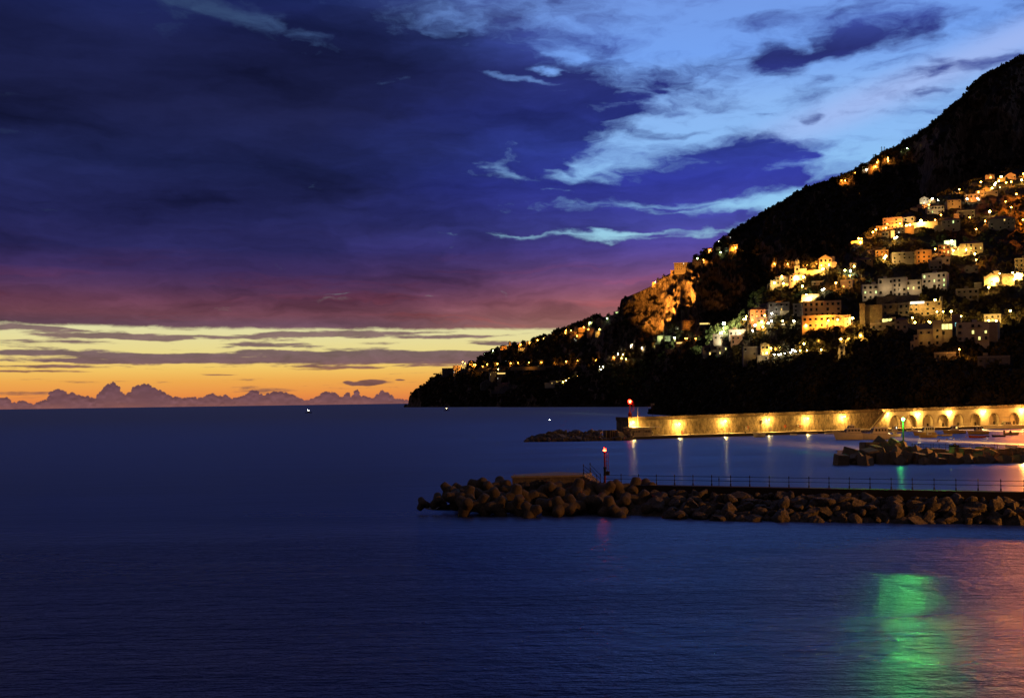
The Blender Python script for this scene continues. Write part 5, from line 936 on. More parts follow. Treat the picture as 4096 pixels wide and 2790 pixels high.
# church village in the middle of the slope
o, wm, hm, dp = H(3189, 1100, 20, 34, 'c', 'f', 'brilliant yellow church bell tower with dome', 0, cat='church', depth=5, win=False); mb = MB(); mb.lathe((0, dp/2, hm), [(wm*.42, 0), (wm*.42, 4.2), (wm*.5, 4.3), (wm*.5, 4.6)], M['plaster_cream'], 12); mb.build('drum', o); dome(o, 0, dp/2, hm+4.6, wm*.42, M['plaster_cream']); link('window', WN[('d', True)], o, (0, 0, hm*.7))
H(3212, 1101, 28, 24, 'c', 'f', 'yellow church nave attached right of the bell tower', 0, cat='church', win=False); H(3185, 1130, 52, 27, 'p', 'f', 'rose-lit parish house under the church', 8, lit=0); H(3132, 1139, 56, 32, 'g', 'h', 'grey-blue house with one greenish window left of the parish house', 6, lit=1, lc='green', balc=.4, step=-1); H(3084, 1152, 30, 13, 'c', 'v', 'low cream vaulted house at the left end of the church village'); H(3146, 1144, 30, 12, 'c', 'n', 'yellow lit garden wall below the grey-blue house', cat='wall')
H(3302, 1071, 50, 38, 'o', 'g', 'yellow-lit gabled villa right of the big glowing tree', 10, cat='villa', step=1); H(3325, 1050, 28, 24, 'p', 'h', 'red-roofed wing behind the yellow-lit gabled villa'); H(3262, 1093, 72, 14, 'o', 'n', 'orange lit churchyard retaining wall under the tree', cat='wall'); H(3146, 1080, 22, 8, 'o', 'n', 'short orange wall left of the bell tower', cat='wall')
H(3242, 1206, 68, 26, 'w', 'f', 'white modern house with blazing ground floor windows', 0, lit=2, lc='white', strip=(.45, 1, .15, .6, 'win_yellow')); H(3271, 1142, 46, 16, 'g', 'f', 'dim grey house between church and lamps'); H(3386, 1153, 48, 32, 'g', 'f', 'grey square house with dark windows below the sodium lamps', -10); H(3412, 1074, 26, 22, 'c', 'h', 'small yellowish house behind the lamp pair')
H(3428, 972, 44, 9, 'o', 'n', 'orange wall at the lower left end of the bright street', cat='wall'); H(3523, 922, 36, 16, 'o', 'f', 'orange two-storey house above the double sodium lamps', lit=1); H(3570, 914, 72, 42, 'p', 'f', 'large orange multi-storey block on the bright street', -6, balc=.5, cat='apartment block', lit=1, lc='green'); H(3630, 888, 50, 20, 'c', 'h', 'cream house right of the large orange block', -14); H(3686, 905, 120, 17, 'c', 'n', 'long yellow lit wall along the bright street', cat='wall', name='road_wall')
H(3636, 934, 38, 28, 'o', 'f', 'glowing orange house beneath the yellow street wall', win=False); H(3596, 935, 42, 24, 'g', 'f', 'dim house left of the glowing orange house', lit=1, lc='white'); H(3571, 949, 14, 25, 'w', 'f', 'brilliant white-yellow stair turret under the street', cat='tower', win=False, depth=4); H(3541, 946, 26, 18, 'g', 'f', 'dim violet house left of the white-yellow turret'); H(3656, 844, 28, 13, 'c', 'h', 'small yellow house above the cream house', win=False)
H(3697, 817, 34, 22, 'w', 'g', 'white gabled house with lamp high on the slope', lit=1); H(3727, 815, 28, 15, 'o', 'f', 'orange flat house right of the white gabled house', lit=1); H(3690, 833, 42, 13, 'p', 'f', 'dim pink row house under the white gabled house'); H(3743, 855, 64, 31, 'c', 'h', 'hip-roofed villa with lit window and pale balcony', 12, lit=2, lc='green', balc=.6, cat='villa')
H(3528, 1026, 50, 24, 'o', 'f', 'orange arcaded house above the twin yellow lamps', 0, arch=True); H(3482, 1016, 24, 14, 'p', 'h', 'small pink hip-roofed house left of the arcaded house'); H(3462, 1051, 58, 15, 'o', 'h', 'long low orange house below the arcaded house', 12); H(3696, 1052, 58, 50, 'o', 'f', 'tall orange-lit house left of the strongest street lamp', 12, lit=0); H(3618, 1052, 92, 42, 'g', 'f', 'wide dim block left of the tall orange-lit house', 8, cat='apartment block'); H(3768, 1018, 24, 34, 'o', 'f', 'orange terraced house right of the strongest street lamp', lit=2)
H(3817, 833, 52, 33, 'c', 'h', 'cream house with small windows on its own knoll', 14); H(3959, 717, 34, 16, 'p', 'f', 'orange flat house near the top of the town', win=False); H(4042, 717, 40, 16, 'p', 'g', 'wide gabled house at the top right of the town'); H(4005, 727, 28, 14, 'o', 'f', 'lit house under the brightest top lamp'); H(3949, 766, 34, 13, 'o', 'f', 'lit orange house on the upper street', lit=1); H(3920, 781, 30, 20, 'c', 'h', 'pale lit house left on the upper street'); H(3893, 808, 58, 30, 'o', 'f', 'orange house cluster block with white lamp', 10, lit=1, lc='white'); H(3963, 779, 52, 13, 'g', 'f', 'dim flat house under the upper street')
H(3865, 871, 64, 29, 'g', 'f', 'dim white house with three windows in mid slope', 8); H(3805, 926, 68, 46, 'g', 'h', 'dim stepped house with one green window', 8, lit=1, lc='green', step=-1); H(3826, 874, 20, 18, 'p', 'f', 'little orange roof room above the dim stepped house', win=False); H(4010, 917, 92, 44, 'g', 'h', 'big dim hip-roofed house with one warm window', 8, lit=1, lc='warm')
H(3800, 978, 42, 14, 'w', 'f', 'white house glaring under the white lamp', win=False, lit=0); H(3777, 1018, 44, 36, 'p', 'f', 'orange balconied house under the glaring white house', balc=.6, lit=2); H(3821, 1022, 42, 34, 'c', 'f', 'yellow-lit house in the middle of the balcony row', lit=3); H(3885, 1015, 86, 42, 'c', 'h', 'wide cream house with bright upper window and arches', 4, lit=3, arch=True, balc=.3)
H(3772, 1054, 52, 24, 'w', 'G', 'dim white house with twin pointed gables', 10); H(3744, 1078, 46, 36, 'g', 'f', 'dim lower house left of the twin gables', 8); H(3886, 1092, 50, 24, 'g', 'v', 'dim twin-vaulted house in the dark slope'); o, wm, hm, dp = H(3966, 1142, 54, 36, 'c', 'g', 'brilliant yellow chapel with gabled front at the right', 0, cat='church', win=False, depth=10); link('window', WN[('d', False)], o, (0, 0, hm*.35)); link('door', WN[('d', True)], o, (wm*.38, 0, hm*.22), None, (1.4, 1, 1.5))
o, wm, hm, dp = H(3986, 1122, 20, 36, 'c', 'f', 'yellow domed bell turret behind the chapel', 0, cat='tower', win=False, depth=5); dome(o, 0, dp/2, hm, wm*.45, M['plaster_cream']); H(4026, 1138, 56, 44, 's', 'n', 'golden lit rock wall right of the chapel', cat='wall'); H(4072, 1120, 36, 24, 'w', 'f', 'white house behind dark branches right of the chapel', win=False); H(4086, 1086, 48, 52, 's', 'f', 'stone house with arched openings at the right edge', 4, arch=True); H(3912, 1153, 28, 21, 'g', 'f', 'dim small house left of the chapel', win=False); H(3870, 1200, 82, 44, 'g', 'f', 'dim violet flat house below the chapel', 6, cat='apartment block')
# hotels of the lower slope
H(3482, 1198, 60, 58, 'w', 'f', 'white hotel wing with balconies, leftmost of the white row', 8, lit=2, lc='green', balc=.3, cat='hotel'); H(3544, 1180, 58, 64, 'w', 'f', 'middle white hotel wing with square windows', 0, lit=0, cat='hotel', balc=.1); H(3598, 1186, 54, 74, 'w', 'f', 'tall blank-sided white hotel wing', -6, cat='hotel'); H(3654, 1182, 60, 60, 'w', 'f', 'white hotel block with two lit windows right of the gap', 4, lit=2, balc=.3, cat='hotel'); H(3737, 1152, 92, 58, 'w', 'f', 'highest white hotel block with glowing arches at its foot', -10, lit=4, lc='green', balc=.3, arch=True, cat='hotel')
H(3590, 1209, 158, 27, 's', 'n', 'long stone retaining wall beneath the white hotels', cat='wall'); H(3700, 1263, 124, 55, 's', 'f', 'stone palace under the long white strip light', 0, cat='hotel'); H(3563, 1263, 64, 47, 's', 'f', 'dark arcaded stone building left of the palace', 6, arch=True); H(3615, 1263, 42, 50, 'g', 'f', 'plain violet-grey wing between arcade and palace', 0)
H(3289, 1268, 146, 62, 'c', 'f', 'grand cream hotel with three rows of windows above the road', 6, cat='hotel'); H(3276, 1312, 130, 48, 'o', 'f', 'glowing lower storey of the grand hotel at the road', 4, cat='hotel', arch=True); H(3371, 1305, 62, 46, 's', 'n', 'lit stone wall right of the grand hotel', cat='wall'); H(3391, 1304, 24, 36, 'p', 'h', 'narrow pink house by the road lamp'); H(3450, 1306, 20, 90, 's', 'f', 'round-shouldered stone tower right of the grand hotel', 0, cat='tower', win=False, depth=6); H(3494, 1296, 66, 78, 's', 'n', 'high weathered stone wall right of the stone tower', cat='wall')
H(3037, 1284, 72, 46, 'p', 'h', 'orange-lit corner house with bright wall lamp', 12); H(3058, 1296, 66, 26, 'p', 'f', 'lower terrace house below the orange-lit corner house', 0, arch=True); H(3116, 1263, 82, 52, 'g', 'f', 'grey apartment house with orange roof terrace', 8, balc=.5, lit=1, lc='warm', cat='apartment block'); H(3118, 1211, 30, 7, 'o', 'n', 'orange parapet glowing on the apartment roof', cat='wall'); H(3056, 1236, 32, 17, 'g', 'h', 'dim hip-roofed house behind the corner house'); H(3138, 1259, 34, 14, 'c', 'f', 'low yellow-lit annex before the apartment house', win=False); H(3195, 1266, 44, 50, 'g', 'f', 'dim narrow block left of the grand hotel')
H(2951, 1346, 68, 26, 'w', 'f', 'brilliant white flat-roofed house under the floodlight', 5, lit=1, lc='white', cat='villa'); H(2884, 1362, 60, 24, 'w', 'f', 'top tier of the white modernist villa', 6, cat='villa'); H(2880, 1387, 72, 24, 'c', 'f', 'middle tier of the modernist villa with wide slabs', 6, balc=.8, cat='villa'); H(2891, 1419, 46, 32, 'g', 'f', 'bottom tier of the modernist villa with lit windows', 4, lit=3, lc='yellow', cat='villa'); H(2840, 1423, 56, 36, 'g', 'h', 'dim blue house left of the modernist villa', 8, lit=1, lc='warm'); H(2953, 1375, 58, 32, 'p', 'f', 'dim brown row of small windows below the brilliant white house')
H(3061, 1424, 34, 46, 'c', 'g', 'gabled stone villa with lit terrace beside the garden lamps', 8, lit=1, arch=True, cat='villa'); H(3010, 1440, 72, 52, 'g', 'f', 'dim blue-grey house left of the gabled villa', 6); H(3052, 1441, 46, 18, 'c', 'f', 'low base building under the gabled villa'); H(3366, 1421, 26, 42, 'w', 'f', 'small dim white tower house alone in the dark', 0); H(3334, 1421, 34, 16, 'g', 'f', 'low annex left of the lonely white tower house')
H(3536, 1292, 88, 20, 'g', 'f', 'restaurant with a row of round glowing windows under the arcade', cat='restaurant', strip=(.08, .85, .15, .85, 'win_yellow')); H(3534, 1320, 100, 28, 'g', 'f', 'dim balconied building beneath the restaurant', balc=.5); H(3606, 1318, 50, 40, 'c', 'h', 'plain cream house right of the restaurant')
H(3676, 1324, 108, 27, 'c', 'f', 'glass-fronted dining room glowing yellow over the cliff hotel', 10, strip=(.0, 1, .05, .92, 'win_yellow'), cat='restaurant', win=False); H(3701, 1382, 58, 62, 'c', 'f', 'cream cliff hotel body under the glowing dining room', 0, balc=.15, cat='hotel'); H(3665, 1385, 18, 42, 'c', 'f', 'left step of the cream cliff hotel'); H(3651, 1398, 17, 30, 'c', 'f', 'lowest left step of the cream cliff hotel'); H(3750, 1383, 34, 98, 'c', 'f', 'pale vertical lift tower of the cliff hotel', 0, cat='tower'); H(3787, 1368, 42, 74, 'c', 'f', 'right wing of the cliff hotel with lit top floor', 0, strip=(.05, 1, .70, .98, 'win_yellow'), cat='hotel')
H(3892, 1366, 118, 74, 'w', 'f', 'long three-floor hotel with balconies at lower right', 4, lit=3, lc='yellow', balc=.9, cat='hotel'); H(3969, 1366, 40, 76, 'c', 'f', 'blank corner wing of the long three-floor hotel', -12, win=False, cat='hotel'); H(3970, 1291, 62, 32, 'w', 'f', 'bright roof terrace pavilion above the long hotel', 0, strip=(0, .8, .05, .4, 'win_warm')); H(3780, 1437, 80, 26, 'g', 'f', 'barely visible long house under the cliff hotel'); H(3975, 1458, 118, 32, 'g', 'f', 'barely visible wide house low at the right', balc=.2); H(3824, 1310, 30, 50, 'p', 'f', 'dark red gap house with one cyan window', lit=1, lc='blue')
o = thing('chimney', ground(3765, 1243), 0, 'pale square pillar right of the stone palace', 'pillar'); mb = MB(); mb.box((0, 0, 4.5), (1.5, 1.5, 10), M['plaster_grey_dim']); mb.box((0, 0, 9.6), (1.9, 1.9, .4), M['plaster_grey_dim']); mb.build('shaft', o)
# ------------------------------------------------------------------ lamps of the hillside
ms_c = {}
def near_label(px, py):
    c_ = sorted((math.hypot((px-a)*.8, py-(b-h/2)), l, a, b-h/2) for a, b, w, h, l in HS)
    return c_
def short(l):
    l = l.replace(' with ', '|').replace(' under ', '|').replace(' below ', '|').replace(' beneath ', '|').replace(' above ', '|').replace(' left of ', '|').replace(' right of ', '|').replace(' beside ', '|').replace(' on the ', '|').replace(' in the ', '|').replace(' at the ', '|').replace(' near ', '|').replace(' behind ', '|').replace(' standing ', '|').replace(' attached ', '|').replace(' before ', '|').replace(' between ', '|')
    return l.split('|')[0]
POL = {}
def pole_mesh(h):
    k = round(h*2)/2
    if k not in POL:
        mb = MB(); mb.tube((0, 0, -1), (0, 0, k), .09, M['pole'], r2=.06, n=6); mb.tube((0, 0, k), (0, -.7, k+.35), .05, M['pole'], n=5); POL[k] = mb.mesh('pole')
        mb = MB(); mb.box((0, -.85, k+.42), (.34, .75, .14), M['pole']); POL[('h', k)] = mb.mesh('lamp_head')
    return POL[k], POL[('h', k)], k
GLB = {}
def lamp(px, py, col, size=1.0, h=5.0, pw=1.0, label=None):
    py2 = py+4
    for _ in range(6): g_ = ground(px, py2); py2 = py+h*F/g_.y
    g_ = ground(px, py2); D = g_.y; h_ = W(px, py, D).z-g_.z; pm, hm_, k = pole_mesh(max(h_, 2))
    nb = near_label(px, py); cn_ = dict(orange='orange', yellow='yellow', white='white', green='greenish white', cyan='cyan')[col]
    if not label:
        opts = []
        for d_, l, a, b in nb[:5]:
            rel = ('left of' if px < a-8 else 'right of' if px > a+8 else 'over' if py < b else 'below'); sh = ' '.join(short(l).split()[:8]); opts.append(f'{cn_} lamp {rel} the {sh}')
        for d_, l, a, b in nb[:3]:
            sh = ' '.join(short(l).split()[:7])
            for w_ in ('dim', 'glaring', 'upper', 'lower', 'nearer', 'farther'):
                rel = ('left of' if px < a-8 else 'right of' if px > a+8 else 'over' if py < b else 'below'); opts.append(f'{w_} {cn_} lamp {rel} the {sh}')
        opts = [' '.join(o_.split()[:16]) for o_ in opts]; label = uniq('', opts)
    l = thing('street_lamp', g_, -math.atan2(g_.x, g_.y), label, 'street lamp', 'lamps of the hillside town')
    link('pole', pm, l); link('lamp_head', hm_, l)
    r_ = (.34+.24*size)*(D/1100)**.5; key = (round(r_, 1), col)
    if key not in GLB:
        mb = MB(); rr_ = key[0]; mb.lathe((0, 0, -rr_), [(rr_*math.sin(PI*q/6)+.001, rr_-rr_*math.cos(PI*q/6)) for q in range(7)], E['g_'+col], 8); GLB[key] = mb.mesh('lamp_glass')
    link('lamp_glass', GLB[key], l, (0, -.9, k+.1))
    plight('lamp_light', l, (0, -2.0-.9*size, k-.3), col, (8000 if col == 'orange' else 3600)*size*size*pw, .4, spot=((0, 1, -.5), math.radians(150)))
LP = []
def lamps(col, size, *pts, h=5.0, pw=1.0):
    for a, b in pts: lamp(a, b, col, size, h, pw)
lamps('orange', 1.1, (1851, 1447), (1860, 1452), (1896, 1458), (1902, 1458), (1949, 1456), (1990, 1454), (2044, 1452), (2072, 1451), (2115, 1449), (2166, 1448), (2216, 1447), (2265, 1445), (2310, 1443), (2384, 1439), h=6, pw=4.5)
lamps('orange', 1.6, (1932, 1465), (2023, 1388), (2150, 1360), pw=1.6); lamps('orange', 1.0, (2082, 1377), (2263, 1321), (2262, 1331), (2285, 1321), (2335, 1309), (2354, 1317), (2308, 1343), (2118, 1370), pw=1.6); lamps('green', 1.2, (1938, 1416), (1973, 1402), (2360, 1290), (2428, 1273), pw=1.2); lamps('yellow', 1.0, (1993, 1476), (2173, 1353)); lamps('yellow', 2.0, (2393, 1328)); lamps('yellow', .9, (2398, 1317))
lamps('orange', 1.6, (2452, 1420), (2460, 1421), (2457, 1428)); lamps('white', .8, (2471, 1415), (2400, 1467), (2413, 1466), (2403, 1477), (2526, 1380), (2523, 1385), (2520, 1391), (2517, 1396), (2547, 1398), h=3.5); lamps('white', 1.3, (2567, 1391)); lamps('yellow', .8, (2492, 1417), (2486, 1432), (2505, 1436), (2617, 1370), (2252, 1527), (2263, 1521), (2276, 1513), (2309, 1502), h=3.5)
lamps('green', 2.0, (2698, 1350), (2640, 1352), pw=1.6); lamps('orange', .9, (2742, 1353), (2749, 1353), (2794, 1352), (2783, 1354)); lamps('white', .7, (2771, 1352)); lamps('orange', 1.3, (2756, 1299), pw=1.6)
lamp(2896, 1294, 'green', 4.2, 7, 2.4, 'blinding greenish white floodlight at the right end of the restaurant terrace')
lamps('green', 1.1, (2789, 1034), (2777, 1045), (2883, 1009)); lamps('orange', 1.8, (2813, 1040), (2942, 991), pw=1.6); lamps('orange', 1.2, (2840, 1001), (2621, 1128)); lamps('white', .6, (2876, 966))
lamps('orange', 1.3, (3098, 1055), (3151, 1056), (3227, 1059), (3267, 1056), (3286, 1062), pw=1.8); lamps('yellow', 1.5, (3128, 1106), (3098, 1132), (3134, 1134), (3210, 1145), (3380, 1082), (3417, 1066)); lamps('cyan', 1.3, (3402, 1084)); lamps('orange', 1.6, (3400, 1103), (3344, 1132)); lamps('white', .7, (3317, 1060), (3290, 1159), (3297, 1156)); lamps('green', 1.8, (3226, 1180)); lamps('yellow', 2.6, (3241, 1196), (3184, 1108), (3214, 1108), (3292, 1076), h=3, pw=1.4)
lamps('orange', 2.0, (3059, 1262), pw=2.0, h=3.5); lamps('white', 1.0, (3087, 1254), (3073, 1293), (3087, 1284), (3176, 1284), (3011, 1323)); lamps('yellow', 1.2, (2985, 1266), (2975, 1277), (2983, 1276), (3131, 1284), (3047, 1288), (3011, 1284)); lamps('white', 2.2, (3021, 1301)); lamps('yellow', 1.6, (3213, 1299), (3224, 1299), (3052, 1308)); lamps('orange', 1.8, (3247, 1288), (3314, 1283), (3351, 1279), pw=1.5); lamps('yellow', 1.8, (3411, 1273))
lamps('yellow', 1.0, (3067, 1412), (3084, 1393), (3121, 1392), h=3); lamps('yellow', 1.6, (3102, 1393), h=3); lamps('white', .8, (3098, 1418), (3113, 1418), (3124, 1417), (3138, 1415), (3161, 1411), (3170, 1400), (3181, 1405), h=2.5, pw=.5)
lamps('yellow', 1.3, (3216, 1376), (3393, 1353), (3443, 1342), (3364, 1356), h=2, pw=2.0); lamps('yellow', .7, (3274, 1360), (3314, 1356), (3200, 1402), (3228, 1401), (3256, 1400), (3285, 1399), h=2)
lamps('orange', 1.6, (3435, 955), (3492, 929), (3504, 919), (3544, 912), (3600, 895), (3741, 997), pw=1.5); lamps('orange', .9, (3446, 956), (3741, 881), (3764, 860), (3716, 820)); lamps('white', .7, (3443, 971), (3588, 949), (3752, 801)); lamps('yellow', 3.4, (3684, 884), pw=1.3); lamps('yellow', 2.2, (3626, 903), (3640, 900), (3580, 953), (3538, 1033), (3544, 1025)); lamps('white', 1.3, (3710, 798), (3729, 795)); lamps('yellow', .7, (3552, 895))
lamps('orange', 1.6, (3837, 758), (3914, 769), (3924, 729), (4025, 731), (4045, 728), (4094, 696), (4066, 777), pw=1.5); lamps('yellow', 2.3, (4005, 707), (3979, 740), (4087, 721), (3983, 733)); lamps('yellow', 1.5, (3996, 724), (3969, 753)); lamps('orange', .8, (3963, 710), (4000, 750), (4023, 807), (3941, 885), (3905, 917), (3879, 870)); lamps('yellow', 2.4, (3959, 847)); lamps('white', 1.3, (3869, 796)); lamps('white', .8, (3910, 794))
lamps('green', 2.4, (3807, 966)); lamps('yellow', 1.6, (3814, 1003), (3900, 1016)); lamps('yellow', .9, (3865, 1000)); lamps('yellow', 3.0, (3983, 1120), (4072, 1096), h=4, pw=1.2); lamps('yellow', 1.6, (3998, 1096), (4051, 1092), (4057, 1118), (3955, 1150), h=4)
lamps('yellow', 1.9, (3741, 1200), (3805, 1246), (4042, 1243)); lamps('yellow', .8, (3748, 1247), (3773, 1247), (3650, 1271), (3845, 1265)); lamps('orange', 1.0, (3838, 1397), (3714, 1285), pw=.6); lamps('yellow', 1.5, (3955, 1282), (3985, 1284), (3660, 1290), (3720, 1290), h=3)
lamps('orange', 1.3, (3514, 640), (3508, 650), (3502, 666), (3421, 692), (3366, 722), (3381, 723), (3552, 632), (3551, 638), (3553, 645), pw=1.6); lamps('white', 1.0, (3466, 679), (3380, 711)); lamps('green', .8, (3629, 594))
H(3491, 684, 34, 24, 'o', 'h', 'orange house on the high skyline below the pylons', 6); H(3458, 692, 26, 10, 'p', 'f', 'dim house left of the orange skyline house'); H(3376, 737, 40, 8, 'o', 'n', 'orange lit wall on the skyline left of the pylons', cat='wall')
# added lamps, each with an added seaward spot colouring the water lower right
for px, py, pw_ in ((3905, 1040, 20000), (3985, 880, 60000), (4045, 830, 230000), (4092, 880, 600000), (4140, 760, 1000000), (4190, 840, 1000000)):
    lamp(px, py, 'orange', 1.2, 6, 1.0); l = [o_ for o_ in COL.objects if o_.name.startswith('street_lamp')][-1]
    q = ground(px, py); o = bpy.data.lights.new('added_sea_spot', 'SPOT'); o.spot_size = math.radians(110); o.spot_blend = 1; o.energy = pw_; o.color = (1, .20, .0); o.shadow_soft_size = 2; oo = bpy.data.objects.new('added_sea_spot', o); COL.objects.link(oo); oo.location = W(px, py, q.y-14)+Vector((0, 0, 6)); oo.rotation_euler = Vector((-.4, -1, -.25)).to_track_quat('-Z', 'Y').to_euler()
# strip light over the palace
sp_ = ground(3669, 1262); o = thing('strip_light', W(3669, 1210, sp_.y-1.5), -math.atan2(sp_.x, sp_.y), 'long dazzling white-yellow strip light over the stone palace', 'strip light'); mb = MB(); mb.box((0, 0, 0), (52*sp_.y/F, .5, 8.5*sp_.y/F), E['win_white']); mb.build('tube', o); mb = MB(); mb.box((0, .4, 1.2), (55*sp_.y/F, .4, .3), M['pole']); mb.build('housing', o)
plight('lamp_light', o, (-3, -2, -1.2), 'yellow', 4000, .8, spot=((0, 1, -.8), math.radians(150))); plight('lamp_light', o, (3, -2, -1.2), 'yellow', 4000, .8, spot=((0, 1, -.8), math.radians(150)))
# cliff floodlights
for k, (px, py, tx, ty, pw, w_) in enumerate([(2600, 1345, 2640, 1230, 1.6e6, 'leftmost'), (2650, 1318, 2680, 1190, 2.6e6, 'middle'), (2725, 1272, 2755, 1135, 2.0e6, 'rightmost'), (2850, 1250, 2905, 1110, .05e6, 'outlying')]):
    g_ = HM.at(px, py); g_ = g_+(Vector((0, 0, CH))-g_).normalized()*75; g_.z += 8; tg = HM.at(tx, ty); o = thing('floodlight', g_, 0, w_+' ground floodlight aimed up at the orange limestone cliff', 'floodlight', 'floodlights of the cliff')
    mb = MB(); mb.box((0, 0, .3), (1.2, .8, .7), M['pole']); mb.build('housing', o); mb = MB(); mb.tube((0, 0, -9), (0, 0, 0), .15, M['pole'], n=6); mb.build('pole', o)
    plight('lamp_light', o, (0, .9, 1.2), 'orange', pw, 1.2, spot=(tg-g_, math.radians(72)))
# ------------------------------------------------------------------ trees
def tree_mesh(seed, kind):
    r = np.random.default_rng(seed); V_, F_ = [], []
    def leafs(c, rad, n, sz):
        for _ in range(n):
            d = r.normal(size=3); d /= np.linalg.norm(d); p = np.array(c)+d*np.array(rad)*r.uniform(.5, 1)**.5; q = r.normal(size=3); q /= np.linalg.norm(q); w_ = np.cross(q, d); w_ /= np.linalg.norm(w_)+1e-6; s_ = sz*r.uniform(.6, 1.4); b = len(V_)
            V_.extend([p-q*s_, p+w_*s_*.6, p+q*s_, p-w_*s_*.6]); F_.append((b, b+1, b+2, b+3))
    if kind == 'round':
        for _ in range(11):
            a = r.uniform(0, 2*PI); e_ = r.uniform(.0, .33); leafs((math.cos(a)*e_, math.sin(a)*e_, r.uniform(.42, .82)), (.2, .2, .15), 42, .045)
    elif kind == 'umbrella':
        for _ in range(9):
            a = r.uniform(0, 2*PI); e_ = r.uniform(.1, .5); leafs((math.cos(a)*e_, math.sin(a)*e_, r.uniform(.74, .88)), (.24, .24, .09), 36, .05)
    else:
        for k in range(14): z_ = .1+.88*k/14; w_ = .2*(1-(z_-.1)/.92)**.6+.02; leafs((r.uniform(-.03, .03), r.uniform(-.03, .03), z_), (w_, w_, .08), 34, .035)
    me = bpy.data.meshes.new('crown'); me.from_pydata([tuple(v_) for v_ in V_], [], F_)
    mb = MB(); mb.tube((0, 0, -.05), (.02, 0, .5), .035, M['bark'], r2=.02, n=7)
    for k in range(5): a = k*1.3; mb.tube((.02, 0, .4), (.25*math.cos(a), .25*math.sin(a), .68), .016, M['bark'], r2=.006, n=5)
    return me, mb.mesh('trunk')
TM = {k: [tree_mesh(40+i*7+j, k) for j in range(2)] for i, k in enumerate(('round', 'umbrella', 'cypress'))}
def tree(px, base, hpx, kind, label, mt='leaf', fwd=0.0, grp='trees of the hillside'):
    g_ = ground(px, base); g_ = g_+(Vector((0, 0, CH))-g_).normalized()*fwd; h = hpx*g_.y/F*1.1; o = thing('tree', g_, rr.uniform(0, 6), label, 'tree', grp); o.scale = (h, h, h)
    c_, tk = TM[kind][rr.randrange(2)]; key = (c_.name, mt)
    if key not in ms_c:
        c2 = c_.copy(); c2.materials.clear(); c2.materials.append(M[mt]); ms_c[key] = c2
    link('crown', ms_c[key], o); link('trunk', tk, o)
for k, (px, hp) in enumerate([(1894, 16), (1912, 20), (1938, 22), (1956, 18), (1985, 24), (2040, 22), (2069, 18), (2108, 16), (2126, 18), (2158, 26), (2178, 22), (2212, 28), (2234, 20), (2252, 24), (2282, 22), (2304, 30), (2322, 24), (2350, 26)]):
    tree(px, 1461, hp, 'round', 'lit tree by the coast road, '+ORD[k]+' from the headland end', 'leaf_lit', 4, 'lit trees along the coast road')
tree(3226, 1080, 62, 'round', 'big round tree glowing amber above the church wall', 'leaf_lit'); g_ = ground(3226, 1080); o = thing('floodlight', g_+Vector((0, -8, 1)), 0, 'small added floodlight at the foot of the big amber tree', 'floodlight'); mb = MB(); mb.box((0, 0, 0), (.6, .4, .5), M['pole']); mb.build('housing', o); plight('lamp_light', o, (0, 0, 1), 'orange', 9000, .4, spot=((.1, 1, .9), math.radians(140)))  # floodlight added to make the crown glow
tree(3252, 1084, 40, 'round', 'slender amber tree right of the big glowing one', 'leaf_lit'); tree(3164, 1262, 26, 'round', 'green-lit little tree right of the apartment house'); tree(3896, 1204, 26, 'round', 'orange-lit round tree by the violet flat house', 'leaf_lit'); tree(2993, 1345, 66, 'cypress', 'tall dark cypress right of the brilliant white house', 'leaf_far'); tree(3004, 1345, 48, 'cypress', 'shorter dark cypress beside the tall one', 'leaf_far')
tree(1745, 1513, 20, 'umbrella', 'umbrella pine leaning on the seaward skyline', 'leaf_far'); tree(1766, 1500, 12, 'umbrella', 'low umbrella pine left of the headland hotel', 'leaf_far'); tree(2342, 1302, 16, 'cypress', 'dark pointed tree on the upper village skyline', 'leaf_far')
for k, (px, py, hp, kind, w_) in enumerate([(2786, 1034, 20, 'round', 'above the monastery roof'), (2820, 1014, 22, 'umbrella', 'right above the monastery'), (2862, 990, 18, 'round', 'over the pink ridge houses'), (2904, 953, 16, 'round', 'left of the highest ridge house'), (2968, 916, 20, 'umbrella', 'right of the highest ridge house'), (3050, 866, 16, 'round', 'low on the long bare ridge'), (3108, 832, 24, 'round', 'standing out on the long ridge'), (3170, 796, 18, 'round', 'in the middle of the long ridge'), (3235, 760, 16, 'round', 'below the skyline hamlet'), (3345, 724, 20, 'round', 'left of the skyline lamps'), (3400, 704, 20, 'round', 'between the skyline lamps'), (3458, 672, 22, 'round', 'behind the skyline houses'), (3590, 596, 16, 'round', 'right of the pylons'), (3612, 582, 18, 'round', 'near the lone skyline lamp'), (3650, 562, 22, 'cypress', 'upright and alone high on the ridge'), (3908, 338, 16, 'round', 'on the steep notch of the mountain'), (4020, 274, 18, 'round', 'near the mountain top'), (4062, 246, 20, 'round', 'highest at the right edge'), (2150, 1360, 16, 'round', 'by the ridge lamp of the headland'), (2252, 1322, 16, 'round', 'left of the upper village'), (2058, 1384, 12, 'round', 'right of the slender bell tower'), (1936, 1426, 14, 'round', 'over the little headland ridge house')]):
    tree(px, py, hp, kind, 'dark tree '+w_, 'leaf_far', 0, 'trees silhouetted on the ridge')
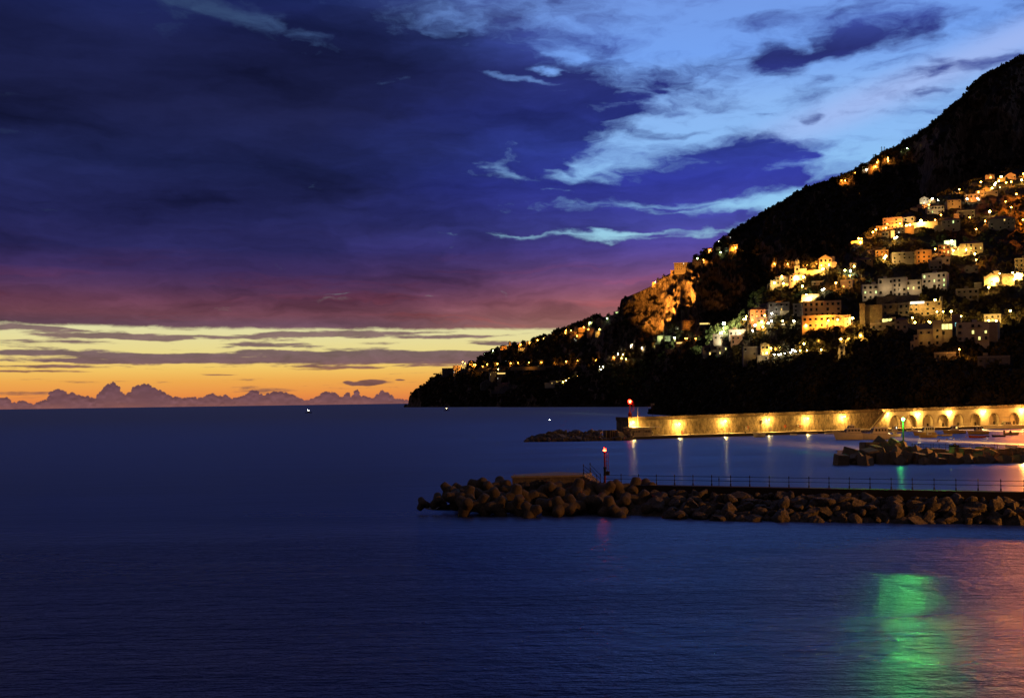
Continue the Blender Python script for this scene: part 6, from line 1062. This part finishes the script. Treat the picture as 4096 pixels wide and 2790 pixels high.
for px, py, hp, w_ in ((3494, 650, 32, 'left'), (3527, 632, 44, 'middle'), (3538, 628, 40, 'right')):
    g_ = ground(px, py); h = hp*g_.y/F*1.05; o = thing('pylon', g_, 0, w_+' of three thin lattice pylons on the skyline', 'pylon', 'pylons on the skyline'); mb = MB()
    for sx, sy in ((-1, -1), (1, -1), (1, 1), (-1, 1)): mb.tube((sx*1.2, sy*1.2, 0), (sx*.35, sy*.35, h), .16, M['pole'], n=5)
    for k in range(5): z_ = h*(k+1)/6; a = lerp(1.2, .35, (k+1)/6); mb.tube((-a, -a, z_), (a, -a, z_+h/8), .1, M['pole'], n=4); mb.tube((a, -a, z_), (-a, -a, z_+h/8), .1, M['pole'], n=4)
    for z_ in (.62, .76, .9): mb.tube((-3.2, 0, h*z_), (3.2, 0, h*z_), .14, M['pole'], n=5)
    mb.build('lattice', o)
g_ = ground(2827, 1004); o = thing('mast', g_, 0, 'thin radio mast on the ridge above the monastery', 'mast'); mb = MB(); mb.tube((0, 0, 0), (0, 0, 15), .14, M['pole'], n=5); mb.build('shaft', o)
def car(px, py, label, m_, yaw=0):
    g_ = ground(px, py); o = thing('parked_car', g_+Vector((0, -3, 1.2)), yaw, label, 'car'); mb = MB(); mb.box((0, 0, .65), (4.2, 1.75, .7), m_); mb.add([(-1.9, -.8, 1.0), (1.3, -.8, 1.0), (1.3, .8, 1.0), (-1.9, .8, 1.0), (-1.6, -.68, 1.75), (.6, -.68, 1.75), (.6, .68, 1.75), (-1.6, .68, 1.75)], [(4, 5, 6, 7), (0, 1, 5, 4), (1, 2, 6, 5), (2, 3, 7, 6), (3, 0, 4, 7)], m_); mb.build('body', o)
    mb = MB(); mb.box((-.5, -.8, 1.36), (1.9, .05, .42), M['glass_dark']); mb.build('window', o)
    for sx in (-1.3, 1.3): mb = MB(); mb.tube((sx, -.9, .33), (sx, .9, .33), .33, M['rail'], n=12); mb.build('wheel', o)
car(3130, 1312, 'white parked car on the road under the apartment house', M['white_paint']); car(3236, 1314, 'dark parked car at the foot of the grand hotel', M['hull_dark']); car(2076, 1470, 'pale parked car on the coast road', M['white_paint'])
# ------------------------------------------------------------------ woods, kept clear of walls and lamps
HB = [(a-w/2-6, a+w/2+6, b-h-2, b+7) for a, b, w, h, l in HS]
def blocked(px, py, pad=0): return any(x0-pad < px < x1+pad and y0 < py < y1+pad*.6 for x0, x1, y0, y1 in HB)
def skip_m(px, py): return (slope_m(px, py) > 1.05 and rng.random() < .97) or blocked(px, py)
def skip_n(px, py): return blocked(px, py, 3) or (py < 1500 and rng.random() < .3)
woods('mountain_woods', HM, 11000, 3.5, 8.5, skip_m)
woods('town_woods', HN, 9000, 1.5, 3.6, skip_n, sky_bias=.08)
